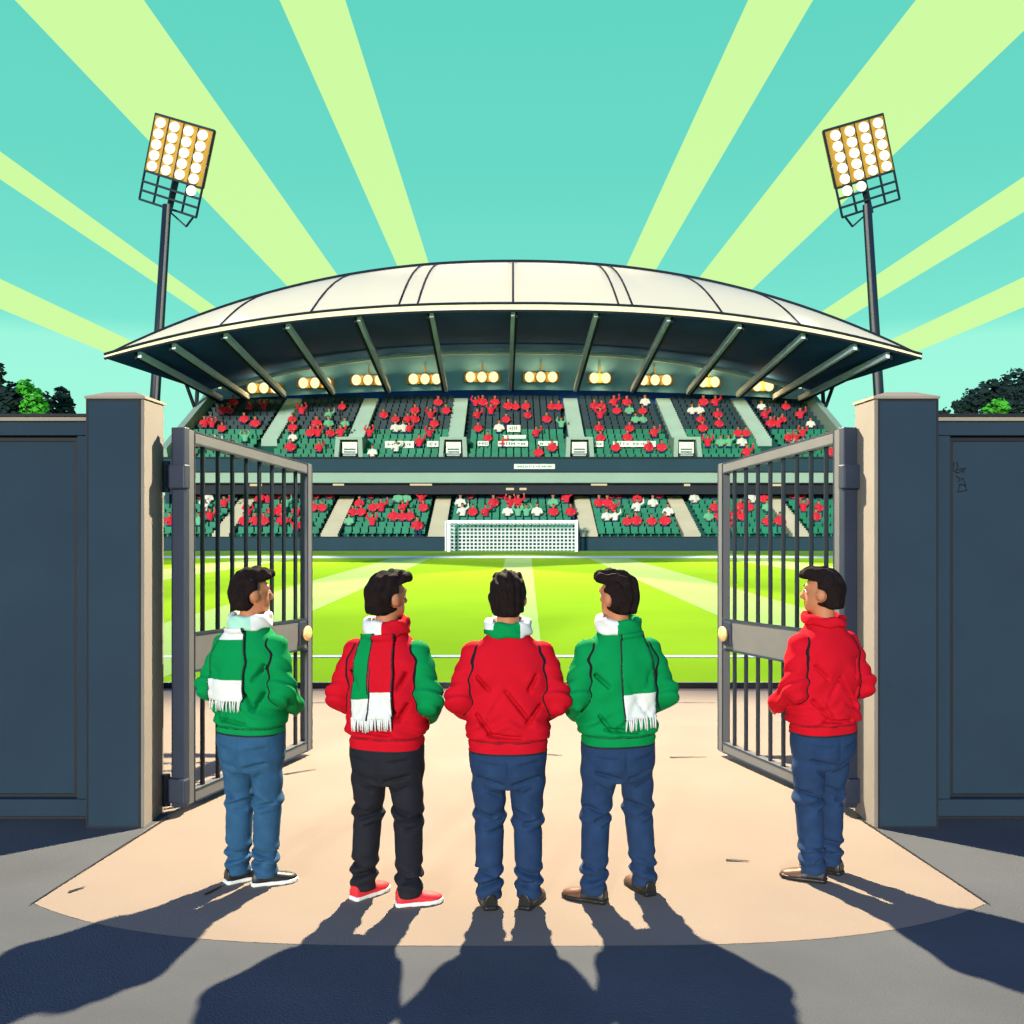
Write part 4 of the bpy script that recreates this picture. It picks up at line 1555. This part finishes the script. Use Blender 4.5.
        for i in range(nu):
            for j in range(nv):
                a, b, c, d = idx(i, j), idx(i + 1, j), idx(i + 1, j + 1), idx(i, j + 1)
                F += [(a, d, c, b), (n1 + a, n1 + b, n1 + c, n1 + d)]; mi += [vcol(j)] * 2
        for j in range(nv):
            F += [(idx(0, j), n1 + idx(0, j), n1 + idx(0, j + 1), idx(0, j + 1)),
                  (idx(nu, j), idx(nu, j + 1), n1 + idx(nu, j + 1), n1 + idx(nu, j))]; mi += [vcol(j)] * 2
        for i in range(nu):
            F += [(idx(i, 0), idx(i + 1, 0), n1 + idx(i + 1, 0), n1 + idx(i, 0)),
                  (idx(i, nv), n1 + idx(i, nv), n1 + idx(i + 1, nv), idx(i + 1, nv))]; mi += [vcol(0), vcol(nv)]
        raw('scarf_tail', np.concatenate([outer, inner]).tolist(), F, tl['mats'], sc, True, mi)
        bm = NB()
        for q in range(15):
            u = -.5 + (q + .5) / 15
            i = min(nu, int((u + .5) * nu))
            x_ = Xs[i, nv] + (u - us[i]) * wd[i, nv]
            y_ = Ys[i, nv]
            z_ = Zs[i, nv]
            sw = r_.uniform(-.006, .006)
            tube(bm, [(x_, y_, z_ + .012), (x_ + sw, y_ - .003, z_ - .025), (x_ + sw * 1.6, y_, z_ - .052 - r_.uniform(0, .012))], .0052, 6, r2=.0038)
        obj('fringe', bm, M_WHITE, sc, True)
        bm = NB()          # dark selvedge edges of the scarf
        for i in (0, nu):
            tube(bm, [(Xs[i, j], Ys[i, j] - .002, Zs[i, j]) for j in range(0, nv + 1, 2)], .0055, 6)
        obj('selvedge', bm, M_BLACK, sc, True)
    tag(root, spec['label'], 'person', 'five supporters standing in the gateway')
    return root


def ang_split(lo_hi, default=0):
    """material index by angle round the neck; 0 rad = straight back, positive to the right"""
    def f(X, Y, Z):
        a = np.degrees(np.arctan2(X, -Y))
        m = np.full(len(X), default)
        for lo, hi, z_, k in lo_hi:
            m[(a >= lo) & (a < hi) & (Z > z_)] = k
        return m
    return f


E_N = ((-.255, -.045, 1.11), (.255, -.045, 1.11))
W_N = ((-.185, .165, .985), (.185, .165, .985))
p1 = G(251, 882); p2 = G(387, 901); p3 = G(508, 906); p4 = G(618, 897); p5 = G(823, 878)

person(dict(loc=p1, yaw=R(-22), head_yaw=R(-38), seed=11, wide=.97, hem=.855, quiff=.01,
            elbows=((-.252, -.05, 1.11), (.232, -.03, 1.11)), wrists=((-.17, .17, .985), (.17, .18, .985)),
            feet=((-.075, -.02, R(-30)), (.095, .0, R(-48))),
            jacket_mats=[M_GREEN], trousers=[M_JEAN2], shoes=[M_SHOEB], sole=[M_SOLEW],
            neck=dict(name='scarf', h=.036, mats=[M_LGREEN, M_WHITE], split=ang_split([(-180, -40, 0, 1), (35, 180, 0, 1)])),
            tails=[dict(x=(-.035, -.075), w=(.15, .26), z=(1.455, 1.05), cuts=[.17, .70], bands=[1, 0, 1], mats=[M_GREEN, M_WHITE])],
            label='man in green jacket and white-ended scarf by the left gate leaf, head turned right'))
person(dict(loc=p2, yaw=R(-14), head_yaw=R(-34), seed=22, wide=1.0, quiff=.02,
            elbows=E_N, wrists=W_N, feet=((-.145, .02, R(-28)), (.135, -.02, R(-60))),
            jacket_mats=[M_RED, M_GREEN],
            odd_sleeve=True,
            jacket_label='red jacket with a green right sleeve',
            trousers=[M_BLKTR], shoes=[M_SHOER], sole=[M_SOLEW],
            neck=dict(name='scarf', h=.036, mats=[M_WHITE, M_RED], split=ang_split([(8, 180, 0, 1)])),
            tails=[dict(x=(-.065, -.10), w=(.08, .105), z=(1.455, 1.00), cuts=[.74], bands=[0, 1], mats=[M_GREEN, M_WHITE]),
                   dict(x=(.025, .02), w=(.11, .135), z=(1.455, 1.015), cuts=[.68], bands=[0, 1], mats=[M_RED, M_WHITE], off=.014)],
            label='man in red jacket with one green sleeve, black trousers, red shoes'))
person(dict(loc=p3, yaw=R(0), head_yaw=R(-8), seed=33, wide=1.03, quiff=-.015,
            elbows=((-.258, -.045, 1.11), (.258, -.045, 1.11)), wrists=W_N, feet=((-.10, .0, R(8)), (.112, .0, R(-22))),
            jacket_mats=[M_RED], trousers=[M_JEAN], shoes=[M_SHOEB, M_SHOEBR], sole=[M_SHOEB],
            neck=dict(name='scarf', h=.034, mats=[M_GREEN, M_WHITE], split=ang_split([(-180, -38, 1.482, 1), (30, 180, 0, 1)])),
            label='middle man of the row in plain red jacket with green and white neck scarf'))
person(dict(loc=p4, yaw=R(14), head_yaw=R(26), seed=44, wide=1.0, hem=.84, quiff=-.02,
            elbows=E_N, wrists=W_N, feet=((-.150, -.03, R(50)), (.165, .03, R(10))),
            jacket_mats=[M_GREEN], trousers=[M_JEAN], shoes=[M_SHOEB, M_SHOEBR], sole=[M_SHOEB],
            neck=dict(name='scarf', h=.036, mats=[M_GREEN, M_WHITE], split=ang_split([(-180, -20, 0, 1)])),
            tails=[dict(x=(.035, .075), w=(.13, .195), z=(1.455, 1.00), cuts=[.70], bands=[0, 1], mats=[M_GREEN, M_WHITE])],
            label='man in green jacket with broad green scarf tail, head turned left'))
person(dict(loc=p5, yaw=R(26), head_yaw=R(36), seed=55, wide=1.0, hem=.84, quiff=-.02,
            elbows=((-.228, -.02, 1.11), (.258, -.045, 1.11)), wrists=((-.17, .19, .985), (.17, .17, .985)),
            feet=((-.085, -.01, R(40)), (.10, .05, R(22))),
            jacket_mats=[M_RED], trousers=[M_JEAN], shoes=[M_SHOEB, M_SHOEBR], sole=[M_SHOEB],
            neck=dict(name='collar', h=.022, mats=[M_RED]),
            label='man in plain red jacket without scarf beside the right gate leaf'))
